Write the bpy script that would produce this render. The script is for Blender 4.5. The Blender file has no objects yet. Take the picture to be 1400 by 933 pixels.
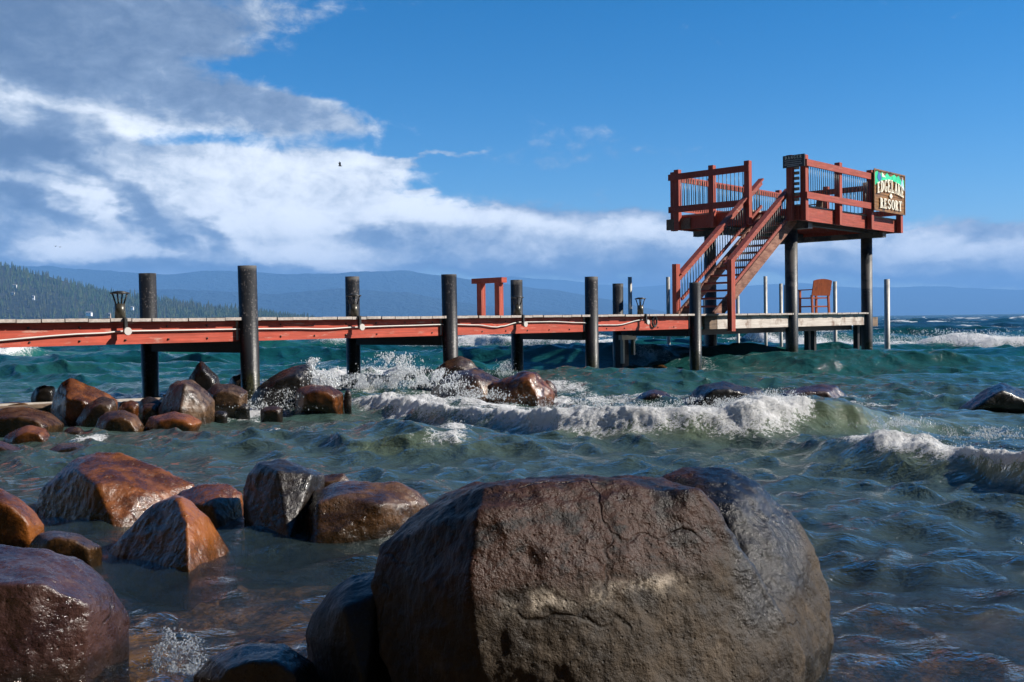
import bpy, bmesh, math, random
import numpy as np
from mathutils import Vector, Matrix
random.seed(7); rng = np.random.default_rng(11)
scene = bpy.context.scene
COL = scene.collection
R = math.radians

# ------------------------------------------------------------------ camera, light, exposure
CAM_H = 1.2
F = 1400.0
cam = bpy.data.cameras.new("camera"); cam.sensor_width = 36; cam.lens = 36
cam.clip_start = 0.05; cam.clip_end = 40000
cam_ob = bpy.data.objects.new("camera", cam); COL.objects.link(cam_ob)
CAM_M = Matrix.Rotation(R(90 - 1.166), 4, 'X') @ Matrix.Rotation(R(-0.75), 4, 'Z')
cam_ob.matrix_world = Matrix.Translation((0, 0, CAM_H)) @ CAM_M
scene.camera = cam_ob
SUN_AZ, SUN_EL = R(-3), R(35)          # angle from +X towards +Y, and height
sun_dir = Vector((math.cos(SUN_AZ)*math.cos(SUN_EL), math.sin(SUN_AZ)*math.cos(SUN_EL), math.sin(SUN_EL)))
sl = bpy.data.lights.new("sun", 'SUN'); sl.energy = 5.0; sl.angle = R(0.5); sl.color = (1.0, 0.93, 0.83)
sun_ob = bpy.data.objects.new("sun", sl); COL.objects.link(sun_ob)
sun_ob.rotation_euler = (-sun_dir).to_track_quat('-Z', 'Y').to_euler()
vs = scene.view_settings
vs.view_transform = 'Standard'; vs.look = 'None'; vs.exposure = 0.8; vs.gamma = 1; vs.use_curve_mapping = False
SKY_STRENGTH = 0.078
scene.cycles.use_denoising = True
scene.cycles.max_bounces = 8; scene.cycles.volume_bounces = 0; scene.cycles.transparent_max_bounces = 12
scene.cycles.caustics_reflective = False; scene.cycles.caustics_refractive = False
scene.cycles.sample_clamp_indirect = 6

def ray(px, py):
    d = Vector(((px - 700)/F, -(py - 466.5)/F, -1.0))
    return CAM_M.to_3x3() @ d
def at(px, py, Y):
    "the point seen at that place of the photograph, Y metres ahead"
    d = ray(px, py); return Vector((0, 0, CAM_H)) + d*(Y/d.y)
def ground(px, py, z=0.0):
    d = ray(px, py); return Vector((0, 0, CAM_H)) + d*((z - CAM_H)/d.z)

# ------------------------------------------------------------------ node helpers
class N:
    def __init__(s, tree): s.t = tree; s.l = tree.links; s.n = tree.nodes
    def node(s, typ, ins=None, **kw):
        nd = s.n.new(typ)
        for k, v in kw.items(): setattr(nd, k, v)
        for k, v in (ins or {}).items(): s.put(nd.inputs[k], v)
        return nd
    def put(s, sock, v):
        if isinstance(v, bpy.types.NodeSocket): s.l.new(v, sock)
        else: sock.default_value = v
    def m(s, op, a, b=0.0, c=None, clamp=False):
        nd = s.n.new('ShaderNodeMath'); nd.operation = op; nd.use_clamp = clamp
        s.put(nd.inputs[0], a); s.put(nd.inputs[1], b)
        if c is not None: s.put(nd.inputs[2], c)
        return nd.outputs[0]
    def ss(s, v, lo, hi, o0=0.0, o1=1.0):
        nd = s.n.new('ShaderNodeMapRange'); nd.interpolation_type = 'SMOOTHSTEP'
        for i, q in enumerate((v, lo, hi, o0, o1)): s.put(nd.inputs[i], q)
        return nd.outputs[0]
    def noise(s, vec, scale, detail=4.0, rough=0.55, dist=0.0, out=0):
        nd = s.n.new('ShaderNodeTexNoise'); s.put(nd.inputs['Vector'], vec)
        s.put(nd.inputs['Scale'], scale); s.put(nd.inputs['Detail'], detail)
        s.put(nd.inputs['Roughness'], rough); s.put(nd.inputs['Distortion'], dist)
        return nd.outputs[out]
    def mix(s, f, a, b):
        nd = s.n.new('ShaderNodeMix'); nd.data_type = 'RGBA'
        s.put(nd.inputs[0], f); s.put(nd.inputs[6], col(a)); s.put(nd.inputs[7], col(b))
        return nd.outputs[2]
    def ramp(s, f, stops):
        nd = s.n.new('ShaderNodeValToRGB'); s.put(nd.inputs[0], f)
        e = nd.color_ramp.elements
        while len(e) < len(stops): e.new(0.5)
        for q, (p, c) in zip(e, stops): q.position = p; q.color = col(c)
        return nd.outputs[0]
    def mapping(s, vec, loc=(0,0,0), rot=(0,0,0), scale=(1,1,1), typ='POINT'):
        nd = s.n.new('ShaderNodeMapping'); nd.vector_type = typ
        s.put(nd.inputs[0], vec); nd.inputs['Rotation'].default_value = rot; nd.inputs['Scale'].default_value = scale
        if 'Location' in nd.inputs and nd.inputs['Location'].enabled: nd.inputs['Location'].default_value = loc
        return nd.outputs[0]
    def bump(s, h, strength, dist, nrm=None):
        nd = s.n.new('ShaderNodeBump'); nd.inputs['Strength'].default_value = strength; nd.inputs['Distance'].default_value = dist
        s.put(nd.inputs['Height'], h)
        if nrm is not None: s.put(nd.inputs['Normal'], nrm)
        return nd.outputs[0]
def col(c):
    if isinstance(c, bpy.types.NodeSocket): return c
    return (*c, 1.0) if len(c) == 3 else c
def material(name):
    m = bpy.data.materials.new(name); m.use_nodes = True
    n = N(m.node_tree); n.n.clear()
    out = n.node('ShaderNodeOutputMaterial')
    return m, n, out
def principled(n, out, base, rough, bump=None, metal=0.0, spec=0.5, **kw):
    p = n.node('ShaderNodeBsdfPrincipled')
    n.put(p.inputs['Base Color'], col(base)); n.put(p.inputs['Roughness'], rough)
    n.put(p.inputs['Metallic'], metal); n.put(p.inputs['Specular IOR Level'], spec)
    for k, v in kw.items(): n.put(p.inputs[k], v)
    if bump is not None: n.put(p.inputs['Normal'], bump)
    n.l.new(p.outputs[0], out.inputs[0]); return p

# ------------------------------------------------------------------ sky with clouds (by direction)
def sky_world():
    w = bpy.data.worlds.new("World"); scene.world = w; w.use_nodes = True
    n = N(w.node_tree); n.n.clear()
    out = n.node('ShaderNodeOutputWorld')
    sky = n.node('ShaderNodeTexSky', sky_type='NISHITA', sun_disc=False, sun_elevation=SUN_EL,
                 sun_rotation=R(90) - SUN_AZ, altitude=1900, air_density=1.0, dust_density=0.25, ozone_density=3.0)
    hsv = n.node('ShaderNodeHueSaturation', {'Saturation': 1.42, 'Value': 1.0, 'Color': sky.outputs[0]})
    bg = n.node('ShaderNodeBackground', {'Color': hsv.outputs[0], 'Strength': SKY_STRENGTH})
    tc = n.node('ShaderNodeTexCoord')
    sep = n.node('ShaderNodeSeparateXYZ', {0: tc.outputs['Generated']})
    az = n.m('ARCTAN2', sep.outputs[0], sep.outputs[1]); el = n.m('ARCSINE', sep.outputs[2])
    flat = n.node('ShaderNodeCombineXYZ', {0: az, 1: el})
    # stretched noise coordinate and a warp of the direction so that blob edges break up
    nc = n.mapping(flat.outputs[0], rot=(0, 0, R(10)), scale=(10, 21, 1))
    w1 = n.noise(nc, 0.6, 5, 0.6, out=1)
    wv = n.node('ShaderNodeVectorMath', {0: w1, 1: (0.5, 0.5, 0.5)}, operation='SUBTRACT')
    wv2 = n.node('ShaderNodeVectorMath', {0: wv.outputs[0], 1: (0.16, 0.07, 0)}, operation='MULTIPLY')
    P = n.node('ShaderNodeVectorMath', {0: flat.outputs[0], 1: wv2.outputs[0]}, operation='ADD').outputs[0]
    def pe(px, py):
        d = ray(px, py).normalized(); return math.atan2(d.x, d.y), math.asin(d.z)
    def field(blobs):
        tot = None
        for px, py, rx, ry, rot, wt in blobs:
            a, e = pe(px, py)
            v = n.mapping(P, loc=(a, e, 0), rot=(0, 0, R(rot)), scale=(rx/F, ry/F, 1), typ='TEXTURE')
            ln = n.node('ShaderNodeVectorMath', {0: v}, operation='LENGTH').outputs['Value']
            g = n.ss(ln, 0.15, 1.0, wt, 0.0)
            tot = g if tot is None else n.m('ADD', tot, g)
        return tot
    dens = field([
        (-60, 350, 560, 150, -6, 1.2), (300, 330, 430, 130, -5, 1.2), (560, 320, 350, 70, -6, .95), (800, 330, 330, 80, -5, 1.0),
        (1120, 352, 420, 56, -3, .85), (1400, 345, 300, 60, -5, .9), (1750, 380, 400, 60, -8, .8), (860, 320, 120, 40, -8, .35),
        (420, 232, 190, 44, -2, 1.1), (520, 222, 90, 14, 3, .7), (250, 250, 200, 80, -18, .9), (560, 265, 40, 10, 6, .6), (600, 212, 90, 5, 1, .35),
        (260, 140, 320, 60, -6, .95), (430, 150, 170, 26, -4, .5), (40, 165, 200, 90, -8, .8),
        (60, 30, 420, 90, 4, .8), (330, 4, 260, 30, 3, .45), (240, 60, 160, 60, -10, .45), (-330, 120, 380, 400, 0, 1.0), (330, 78, 150, 22, -4, -.5), (190, 135, 60, 14, -10, -.35), (150, 205, 40, 14, -20, -.3),
        (800, 205, 240, 46, 3, .27), (1270, 120, 150, 70, 10, -.5), (990, 330, 260, 60, -4, .3)])
    nz = n.noise(nc, 1.0, 9, 0.62, 0.3); nz2 = n.noise(n.mapping(flat.outputs[0], scale=(32, 46, 1)), 1.3, 8, 0.66, .4)
    d2 = n.m('ADD', dens, n.m('MULTIPLY', n.m('SUBTRACT', nz, 0.5), 1.0))
    d2 = n.m('ADD', d2, n.m('MULTIPLY', n.m('SUBTRACT', nz2, 0.5), 0.75))
    alpha = n.ss(d2, 0.16, 0.74)
    low = n.ss(el, -0.02, 0.0, 0.0, 1.0)
    alpha = n.m('MULTIPLY', alpha, low)
    dark = field([
        (60, 205, 120, 40, -22, .75), (30, 260, 100, 36, -20, .6), (170, 285, 140, 26, -28, .8), (285, 318, 90, 22, -28, .75), (250, 335, 60, 14, -20, .4), (110, 150, 110, 60, -30, .45), (60, 30, 480, 85, 3, .62), (260, 130, 260, 45, -5, .42),
        (90, 362, 330, 26, -3, .35), (-60, 320, 160, 50, -20, .4), (520, 332, 60, 16, -15, .4), (1000, 376, 700, 20, -3, .45),
        (-340, 150, 380, 300, 0, .6), (560, 376, 700, 16, -2, .5), (860, 250, 400, 90, 0, .3)])
    white = field([(90, 240, 60, 16, -30, .6), (150, 335, 160, 26, -6, .4), (420, 345, 200, 22, -5, .4), (60, 320, 110, 26, -10, .3), (420, 235, 210, 46, -2, .5), (330, 300, 240, 70, -12, .5), (520, 290, 150, 40, 0, .45), (120, 270, 120, 40, -25, .35), (230, 170, 160, 22, -8, .4), (40, 118, 150, 22, -8, .6), (20, 155, 60, 30, -30, .5), (60, 262, 110, 20, -25, .6), (250, 190, 150, 18, -6, .3), (850, 315, 160, 34, -6, .6), (650, 300, 190, 34, -8, .6), (1300, 340, 220, 24, -4, .45), (1050, 335, 160, 22, 0, .35)])
    sh = n.m('ADD', n.m('SUBTRACT', white, dark), n.m('MULTIPLY', n.m('SUBTRACT', nz, 0.5), 1.5))
    sh = n.m('ADD', sh, n.m('MULTIPLY', n.m('SUBTRACT', nz2, 0.5), 0.95))
    cc = n.ramp(n.ss(sh, -0.95, 0.75), [(0.0, (.078, .125, .215)), (0.35, (.165, .225, .325)), (0.66, (.36, .41, .48)), (1.0, (.70, .73, .76))])
    cb = n.node('ShaderNodeBackground', {'Color': cc, 'Strength': 1.0})
    mx = n.node('ShaderNodeMixShader', {0: alpha, 1: bg.outputs[0], 2: cb.outputs[0]})
    n.l.new(mx.outputs[0], out.inputs[0])
sky_world()

# ------------------------------------------------------------------ numpy noise
_perm = np.random.default_rng(3).permutation(256); _perm = np.concatenate([_perm, _perm, _perm])
_g = np.random.default_rng(5).normal(size=(256, 3)); _g /= np.linalg.norm(_g, axis=1)[:, None]
def pnoise(p):
    i = np.floor(p).astype(np.int64); f = p - i; i &= 255
    u = f*f*f*(f*(f*6 - 15) + 10); r = 0
    for dx in (0, 1):
        for dy in (0, 1):
            for dz in (0, 1):
                h = _perm[_perm[_perm[i[:, 0] + dx] + i[:, 1] + dy] + i[:, 2] + dz]
                g = _g[h]
                dd = g[:, 0]*(f[:, 0] - dx) + g[:, 1]*(f[:, 1] - dy) + g[:, 2]*(f[:, 2] - dz)
                wx = u[:, 0] if dx else 1 - u[:, 0]; wy = u[:, 1] if dy else 1 - u[:, 1]; wz = u[:, 2] if dz else 1 - u[:, 2]
                r = r + dd*wx*wy*wz
    return r
def fbm(p, octv=4, gain=0.5, lac=2.03, ridge=False):
    s, a, t = 0, 1.0, 0
    for k in range(octv):
        v = pnoise(p*(lac**k) + 17.3*k)
        if ridge: v = 0.35 - np.abs(v)
        s = s + a*v; t += a; a *= gain
    return s/t
def sstep(x, a, b):
    t = np.clip((x - a)/(b - a), 0, 1); return t*t*(3 - 2*t)

# ------------------------------------------------------------------ object helpers
def tag(o, label=None, cat=None, group=None, kind=None):
    if label: o['label'] = label
    if cat: o['category'] = cat
    if group: o['group'] = group
    if kind: o['kind'] = kind
    return o
def thing(name, label, cat, loc=(0, 0, 0), rz=0.0, group=None):
    o = bpy.data.objects.new(name, None); COL.objects.link(o); o.empty_display_size = 0.2
    o.location = loc; o.rotation_euler = (0, 0, rz)
    return tag(o, label, cat, group)
def link_mesh(name, me, m=None, parent=None):
    o = bpy.data.objects.new(name, me); COL.objects.link(o)
    if m is not None: me.materials.append(m)
    if parent is not None: o.parent = parent
    return o
def copy_tree(o, parent=None):
    c = o.copy(); COL.objects.link(c)
    if parent is not None: c.parent = parent
    for ch in list(o.children): copy_tree(ch, c)
    return c
class MB:
    def __init__(s): s.v = []; s.f = []; s.smooth = []
    def quad_box(s, P):
        b = len(s.v); s.v += [tuple(p) for p in P]
        for q in ((0,3,2,1),(4,5,6,7),(0,1,5,4),(1,2,6,5),(2,3,7,6),(3,0,4,7)):
            s.f.append(tuple(b + k for k in q)); s.smooth.append(False)
        return s
    def box(s, lo, hi):
        (a, b, c), (d, e, f) = lo, hi
        return s.quad_box([(a,b,c),(d,b,c),(d,e,c),(a,e,c),(a,b,f),(d,b,f),(d,e,f),(a,e,f)])
    def beam(s, p0, p1, w, h, up=(0, 0, 1)):
        p0, p1 = Vector(p0), Vector(p1); ax = (p1 - p0).normalized()
        sd = ax.cross(Vector(up)); sd = sd.normalized()*(w/2); u = sd.cross(ax).normalized()*(h/2)
        return s.quad_box([p0-sd-u, p0+sd-u, p1+sd-u, p1-sd-u, p0-sd+u, p0+sd+u, p1+sd+u, p1-sd+u])
    def cyl(s, p0, p1, r0, r1=None, n=16, cap=True):
        r1 = r0 if r1 is None else r1
        p0, p1 = Vector(p0), Vector(p1); ax = (p1 - p0).normalized()
        x = ax.orthogonal().normalized(); y = ax.cross(x); b = len(s.v)
        for p, r in ((p0, r0), (p1, r1)):
            for k in range(n):
                a = 2*math.pi*k/n; s.v.append(tuple(p + x*(r*math.cos(a)) + y*(r*math.sin(a))))
        for k in range(n):
            j = (k + 1) % n; s.f.append((b+k, b+j, b+n+j, b+n+k)); s.smooth.append(True)
        if cap:
            s.f.append(tuple(b + n - 1 - k for k in range(n))); s.smooth.append(False)
            s.f.append(tuple(b + n + k for k in range(n))); s.smooth.append(False)
        return s
    def tube(s, pts, r, n=8):
        pts = [Vector(p) for p in pts]; b = len(s.v); m = len(pts)
        for i, p in enumerate(pts):
            ax = (pts[min(i+1, m-1)] - pts[max(i-1, 0)]).normalized()
            x = ax.cross(Vector((0.02, 0.03, 1))).normalized(); y = ax.cross(x)
            for k in range(n):
                a = 2*math.pi*k/n; s.v.append(tuple(p + x*(r*math.cos(a)) + y*(r*math.sin(a))))
        for i in range(m - 1):
            for k in range(n):
                j = (k + 1) % n; s.f.append((b+i*n+k, b+i*n+j, b+(i+1)*n+j, b+(i+1)*n+k)); s.smooth.append(True)
        return s
    def poly(s, pts, t, axis=Vector((0, -1, 0))):
        "flat outline in local x-z, thickness t towards -y"
        b = len(s.v); n = len(pts)
        for y in (0.0, -t):
            for p in pts: s.v.append((p[0], (p[2] if len(p) > 2 else 0.0) + y, p[1]))
        s.f.append(tuple(b + k for k in range(n))[::-1]); s.smooth.append(False)
        s.f.append(tuple(b + n + k for k in range(n))); s.smooth.append(False)
        for k in range(n):
            j = (k+1) % n; s.f.append((b+k, b+j, b+n+j, b+n+k)); s.smooth.append(False)
        return s
    def mesh(s, name):
        me = bpy.data.meshes.new(name); me.from_pydata(s.v, [], s.f)
        me.polygons.foreach_set('use_smooth', s.smooth); me.update()
        bm = bmesh.new(); bm.from_mesh(me); bmesh.ops.recalc_face_normals(bm, faces=bm.faces); bm.to_mesh(me); bm.free()
        return me
    def build(s, name, m, parent=None): return link_mesh(name, s.mesh(name), m, parent)
def big_mesh(name, V, quads, m, smooth=True, attrs=None):
    me = bpy.data.meshes.new(name)
    k = quads.shape[1]
    me.vertices.add(len(V)); me.vertices.foreach_set('co', np.ascontiguousarray(V, dtype=np.float32).ravel())
    me.loops.add(quads.size); me.loops.foreach_set('vertex_index', np.ascontiguousarray(quads, dtype=np.int32).ravel())
    me.polygons.add(len(quads)); me.polygons.foreach_set('loop_start', np.arange(0, quads.size, k, dtype=np.int32))
    me.polygons.foreach_set('use_smooth', np.full(len(quads), smooth))
    for an, av in (attrs or {}).items():
        a = me.attributes.new(an, 'FLOAT', 'POINT'); a.data.foreach_set('value', np.ascontiguousarray(av, dtype=np.float32))
    me.update(calc_edges=True); me.validate()
    return link_mesh(name, me, m)

# ------------------------------------------------------------------ materials
def m_red(name, base=(.37, .066, .038), worn=0.35, grain=(1.2, 26, 26), worn_col=(.44, .29, .23)):
    m, n, out = material(name)
    tc = n.node('ShaderNodeTexCoord'); v = tc.outputs['Object']
    g = n.noise(n.mapping(v, scale=grain), 1.0, 6, 0.65)
    p = n.noise(v, 2.1, 8, 0.7, 0.4); q = n.noise(n.mapping(v, scale=(grain[0]*2, grain[1]*.5, grain[2]*.6)), 1.0, 5, 0.7)
    c = n.mix(n.ss(g, .3, .75), tuple(x*.62 for x in base), tuple(min(1, x*1.18) for x in base))
    c = n.mix(n.ss(p, .40, .62, 0, .35), c, tuple(x*.55 for x in base))
    wf = n.m('MULTIPLY', n.ss(q, .55, .66), n.ss(p, .40, .56))
    c = n.mix(n.m('MULTIPLY', wf, worn), c, worn_col)
    h = n.m('ADD', n.m('MULTIPLY', g, .7), q)
    principled(n, out, c, n.ss(p, .3, .7, .48, .75), n.bump(h, .35, .012), spec=.35)
    return m
def m_wood(name, a, b, rough=.75, grain=(1.2, 22, 22), dirt=(.03, .025, .02), dirt_amt=.5):
    m, n, out = material(name)
    tc = n.node('ShaderNodeTexCoord'); v = tc.outputs['Object']
    g = n.noise(n.mapping(v, scale=grain), 1.0, 7, 0.7); p = n.noise(v, 2.6, 8, .7)
    c = n.mix(n.ss(g, .3, .72), a, b); c = n.mix(n.ss(p, .48, .68, 0, dirt_amt), c, dirt)
    principled(n, out, c, rough, n.bump(g, .4, .012), spec=.3)
    return m
def m_pile(name='black_pile', base=(.0075, .008, .009)):
    m, n, out = material(name)
    tc = n.node('ShaderNodeTexCoord'); v = tc.outputs['Object']
    sp = n.noise(v, 30, 3, .6); st = n.noise(n.mapping(v, scale=(9, 9, .8)), 1.0, 6, .7); big = n.noise(v, 1.7, 5, .65)
    c = n.mix(n.ss(st, .5, .75, 0, .8), base, (.028, .027, .029))
    c = n.mix(n.m('MULTIPLY', n.ss(sp, .56, .68), n.ss(big, .38, .6)), c, (.13, .115, .11))
    c = n.mix(n.m('MULTIPLY', n.ss(st, .62, .74), n.ss(big, .5, .62)), c, (.075, .045, .03))
    zz = n.node('ShaderNodeSeparateXYZ', {0: v}).outputs[2]
    band = n.ss(n.m('ADD', zz, n.m('MULTIPLY', n.m('SUBTRACT', big, .5), .7)), .55, .30)
    c = n.mix(n.m('MULTIPLY', band, .85), c, n.mix(n.ss(sp, .4, .6), (.012, .014, .007), (.040, .040, .020)))
    c = n.mix(n.m('MULTIPLY', n.ss(zz, 1.97, 2.04), n.ss(big, .42, .55)), c, (.10, .095, .09))
    rgh = n.m('SUBTRACT', n.ss(st, .3, .7, .36, .6), n.m('MULTIPLY', band, .18))
    principled(n, out, c, rgh, n.bump(n.m('ADD', sp, n.m('MULTIPLY', st, .5)), .4, .006), spec=.4)
    return m
def m_plain(name, c, rough=.5, metal=0.0, var=.25, spec=.5, sc=6):
    m, n, out = material(name)
    v = n.node('ShaderNodeTexCoord').outputs['Object']
    p = n.noise(v, sc, 6, .65)
    cc = n.mix(n.ss(p, .3, .7), tuple(x*(1 - var) for x in c), tuple(min(1, x*(1 + var)) for x in c))
    principled(n, out, cc, n.ss(p, .3, .7, max(.05, rough - .1), min(1, rough + .1)), n.bump(p, .15, .004), metal, spec)
    return m
M = {}
M['red'] = m_red('red_paint', worn=.25)
M['red_fascia'] = m_red('red_fascia_paint', base=(.47, .074, .040), worn=.7, worn_col=(.46, .30, .24))
M['red_post'] = m_red('red_post_paint', base=(.39, .072, .042), grain=(22, 22, 1.3), worn=.3)
M['stair_red'] = m_red('stair_paint', base=(.31, .066, .042), worn=.6)
M['stringer'] = m_wood('worn_stringer_wood', (.13, .045, .03), (.34, .18, .125), grain=(2.5, 12, 12), dirt=(.05, .025, .018), dirt_amt=.7)
M['deck_wood'] = m_wood('grey_deck_wood', (.30, .26, .235), (.50, .45, .41), grain=(20, 1.2, 20), dirt_amt=.2)
M['white_wood'] = m_wood('weathered_white_wood', (.40, .35, .31), (.62, .57, .51), dirt=(.16, .09, .06), dirt_amt=.85)
M['dark_wood'] = m_wood('tarred_wood', (.010, .010, .011), (.024, .023, .024), rough=.6, dirt_amt=.2)
M['brown_wood'] = m_wood('brown_plank_wood', (.10, .07, .05), (.24, .17, .12))
M['chair_wood'] = m_wood('orange_chair_wood', (.27, .062, .022), (.40, .10, .034), rough=.5, grain=(16, 16, 2), dirt_amt=.35)
M['pile'] = m_pile()
M['tower_pile'] = m_pile('grey_black_tower_pile', (.016, .021, .027))
M['lamp'] = m_plain('black_lamp_metal', (.018, .018, .017), .45, .0)
M['lamp_body'] = m_plain('bronze_lamp_metal', (.06, .055, .04), .4, .3)
M['white_plastic'] = m_plain('white_plastic', (.50, .47, .44), .4, var=.08)
M['galv'] = m_plain('galvanised_steel', (.34, .33, .30), .5, .2, var=.18)
M['baluster'] = m_plain('dark_green_baluster', (.035, .045, .045), .4, .3)
M['rubber'] = m_plain('black_rubber', (.012, .012, .012), .6)
M['sign_wood'] = m_wood('varnished_sign_wood', (.14, .065, .02), (.34, .17, .055), rough=.45, grain=(1.6, 20, 20), dirt=(.045, .022, .01), dirt_amt=.8)
M['letter'] = m_plain('cream_letter_paint', (.86, .82, .68), .5, var=.06)
M['green'] = m_plain('emerald_sign_paint', (.02, .56, .27), .45, var=.25, sc=9)
M['blue'] = m_plain('blue_sign_paint', (.03, .12, .34), .45)
M['pale_blue'] = m_plain('pale_blue_sign_paint', (.40, .58, .85), .45)
M['sign_dark'] = m_plain('charcoal_sign_board', (.045, .05, .055), .55)
M['sign_grey'] = m_plain('worn_grey_lettering', (.30, .31, .31), .6)
M['bird'] = m_plain('black_feathers', (.015, .015, .016), .7)

def m_rock(name, lo, mid, hi, rough=(.16, .5), bump=.5, glint=60, big=1.4, lichen=None, spec=.4, line=False, dry=0):
    m, n, out = material(name)
    tc = n.node('ShaderNodeTexCoord'); oi = n.node('ShaderNodeObjectInfo')
    off = n.node('ShaderNodeVectorMath', {0: oi.outputs['Random'], 1: (37., 19., 53.)}, operation='MULTIPLY')
    v = n.node('ShaderNodeVectorMath', {0: tc.outputs['Object'], 1: off.outputs[0]}, operation='ADD').outputs[0]
    a = n.noise(v, big, 9, .68, .6); b = n.noise(v, big*4.5, 8, .7, .3); f = n.noise(v, glint, 5, .62)
    mid_n = n.noise(v, glint*.25, 6, .65)
    t = n.m('ADD', n.m('MULTIPLY', a, .65), n.m('MULTIPLY', b, .35))
    c = n.ramp(t, [(.30, lo), (.47, mid), (.60, hi), (.78, tuple(x*1.25 for x in hi))])
    sp = n.node('ShaderNodeTexVoronoi', {'Vector': v, 'Scale': glint*.6}).outputs['Distance']
    c = n.mix(n.ss(sp, .05, .28, .5, 0), c, tuple(x*.4 for x in lo))
    c = n.mix(n.ss(f, .58, .75, 0, .35), c, tuple(min(1, x*1.9) for x in hi))
    wv = n.node('ShaderNodeVectorMath', {0: v, 1: n.node('ShaderNodeVectorMath', {0: n.noise(v, big*1.5, 3, .5, out=1), 1: (.35, .35, .35)}, operation='MULTIPLY').outputs[0]}, operation='ADD').outputs[0]
    ck = n.node('ShaderNodeTexVoronoi', {'Vector': wv, 'Scale': big*.75}, feature='DISTANCE_TO_EDGE').outputs['Distance']
    ck = n.m('MULTIPLY', n.ss(ck, .0, .014, 1, 0), n.ss(n.noise(v, big*1.1, 4, .6), .48, .58))
    fg = n.noise(v, glint*2.6, 3, .6)
    c = n.mix(n.ss(fg, .60, .72, 0, .4), c, tuple(min(1, x*2.2 + .01) for x in hi)); c = n.mix(n.ss(fg, .42, .30, 0, .55), c, tuple(x*.35 for x in lo))
    rg = n.ss(b, .35, .65, rough[0], rough[1])
    if line:
        # a dry tan lower body, a chalky old waterline, a dark red-black upper half
        sz = n.node('ShaderNodeSeparateXYZ', {0: tc.outputs['Object']})
        z = n.m('ADD', sz.outputs[2], n.m('MULTIPLY', n.m('SUBTRACT', b, .5), .10))
        z = n.m('ADD', z, n.m('MULTIPLY', n.m('SUBTRACT', a, .5), .16))
        z = n.m('ADD', z, n.m('MULTIPLY', sz.outputs[0], -.07))
        low_c = n.ramp(b, [(.3, (.013, .010, .008)), (.5, (.038, .028, .019)), (.7, (.085, .064, .045))])
        low_c = n.mix(n.ss(sp, .05, .3, .55, 0), low_c, (.035, .03, .025)); low_c = n.mix(n.ss(a, .50, .62, 0, .75), low_c, (.018, .0145, .012))
        up_c = n.ramp(t, [(.33, (.004, .003, .003)), (.44, (.009, .0055, .004)), (.53, (.042, .017, .009)), (.59, (.007, .0055, .005)), (.72, (.030, .018, .012))])
        xr = n.ss(sz.outputs[0], .22, .40)
        up_c = n.mix(xr, up_c, n.ramp(b, [(.35, (.006, .0058, .006)), (.65, (.020, .018, .018))]))
        upz = n.ss(z, LINE_Z - .03, LINE_Z + .10)
        c = n.mix(upz, low_c, up_c)
        blk = n.m('MULTIPLY', n.m('MULTIPLY', n.ss(sz.outputs[0], .26, .34), n.ss(sz.outputs[0], .60, .70, 1, 0)), n.ss(z, .20, .30))
        c = n.mix(n.m('MULTIPLY', blk, .93), c, (.007, .0065, .0075))
        ln = n.m('MULTIPLY', n.ss(n.m('ABSOLUTE', n.m('SUBTRACT', z, LINE_Z)), .0, .045, 1, 0), n.ss(n.noise(v, 9, 7, .75), .42, .58))
        ln = n.m('MULTIPLY', ln, n.ss(sz.outputs[0], .02, .2, 1, 0))
        ln = n.m('MULTIPLY', ln, n.ss(sz.outputs[0], -.42, -.36))
        c = n.mix(n.m('MULTIPLY', ln, .8), c, (.40, .34, .27))
        rg = n.m('ADD', rg, n.m('MULTIPLY', n.m('SUBTRACT', 1.0, upz), .22))
        rg = n.m('SUBTRACT', rg, n.m('MULTIPLY', blk, .22))
    h = n.m('ADD', n.m('MULTIPLY', f, .35), mid_n); h = n.m('SUBTRACT', h, n.ss(sp, .0, .25, .35, 0)); h = n.m('ADD', h, n.m('MULTIPLY', fg, .16)); h = n.m('SUBTRACT', h, n.m('MULTIPLY', ck, .5))
    c = n.mix(n.m('MULTIPLY', ck, .5), c, (.004, .0035, .003))
    wz = n.node('ShaderNodeSeparateXYZ', {0: n.node('ShaderNodeNewGeometry').outputs['Position']}).outputs[2]
    wl = n.ss(n.m('ADD', wz, n.m('MULTIPLY', n.m('SUBTRACT', b, .5), .16)), .13, .03)
    c = n.mix(n.m('MULTIPLY', wl, .6), c, (.006, .0065, .004)); rg = n.m('MULTIPLY', rg, n.m('SUBTRACT', 1.0, n.m('MULTIPLY', wl, .4)))
    nb = n.bump(h, bump, .02 if not line else .014)
    wet = n.ss(n.noise(v, big*1.6, 5, .6), .30, .50) if not dry else n.m('MULTIPLY', n.ss(n.noise(v, big*1.6, 5, .6), .40, .6), dry)
    nc = n.bump(n.m('ADD', n.m('MULTIPLY', f, .5), mid_n), bump*.8, .012)
    pr = principled(n, out, c, rg, nb, spec=spec)
    n.put(pr.inputs['Coat Weight'], n.m('ADD', n.m('MULTIPLY', wet, .5), n.m('MULTIPLY', blk, .2)) if line else n.m('MULTIPLY', wet, .5)); n.put(pr.inputs['Coat Roughness'], n.ss(b, .35, .65, .05, .22)); n.put(pr.inputs['Coat Normal'], nc); n.put(pr.inputs['Coat IOR'], 1.4)
    return m
LINE_Z = 0.43
M['rock_orange'] = m_rock('wet_orange_rock', (.006, .003, .0015), (.050, .0155, .003), (.21, .066, .010), rough=(.14, .42))
M['rock_brown'] = m_rock('wet_brown_rock', (.004, .003, .002), (.026, .0115, .004), (.115, .052, .015), rough=(.16, .48))
M['rock_dark'] = m_rock('wet_black_rock', (.004, .0038, .0038), (.011, .0088, .0075), (.030, .021, .016), rough=(.18, .5))
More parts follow.
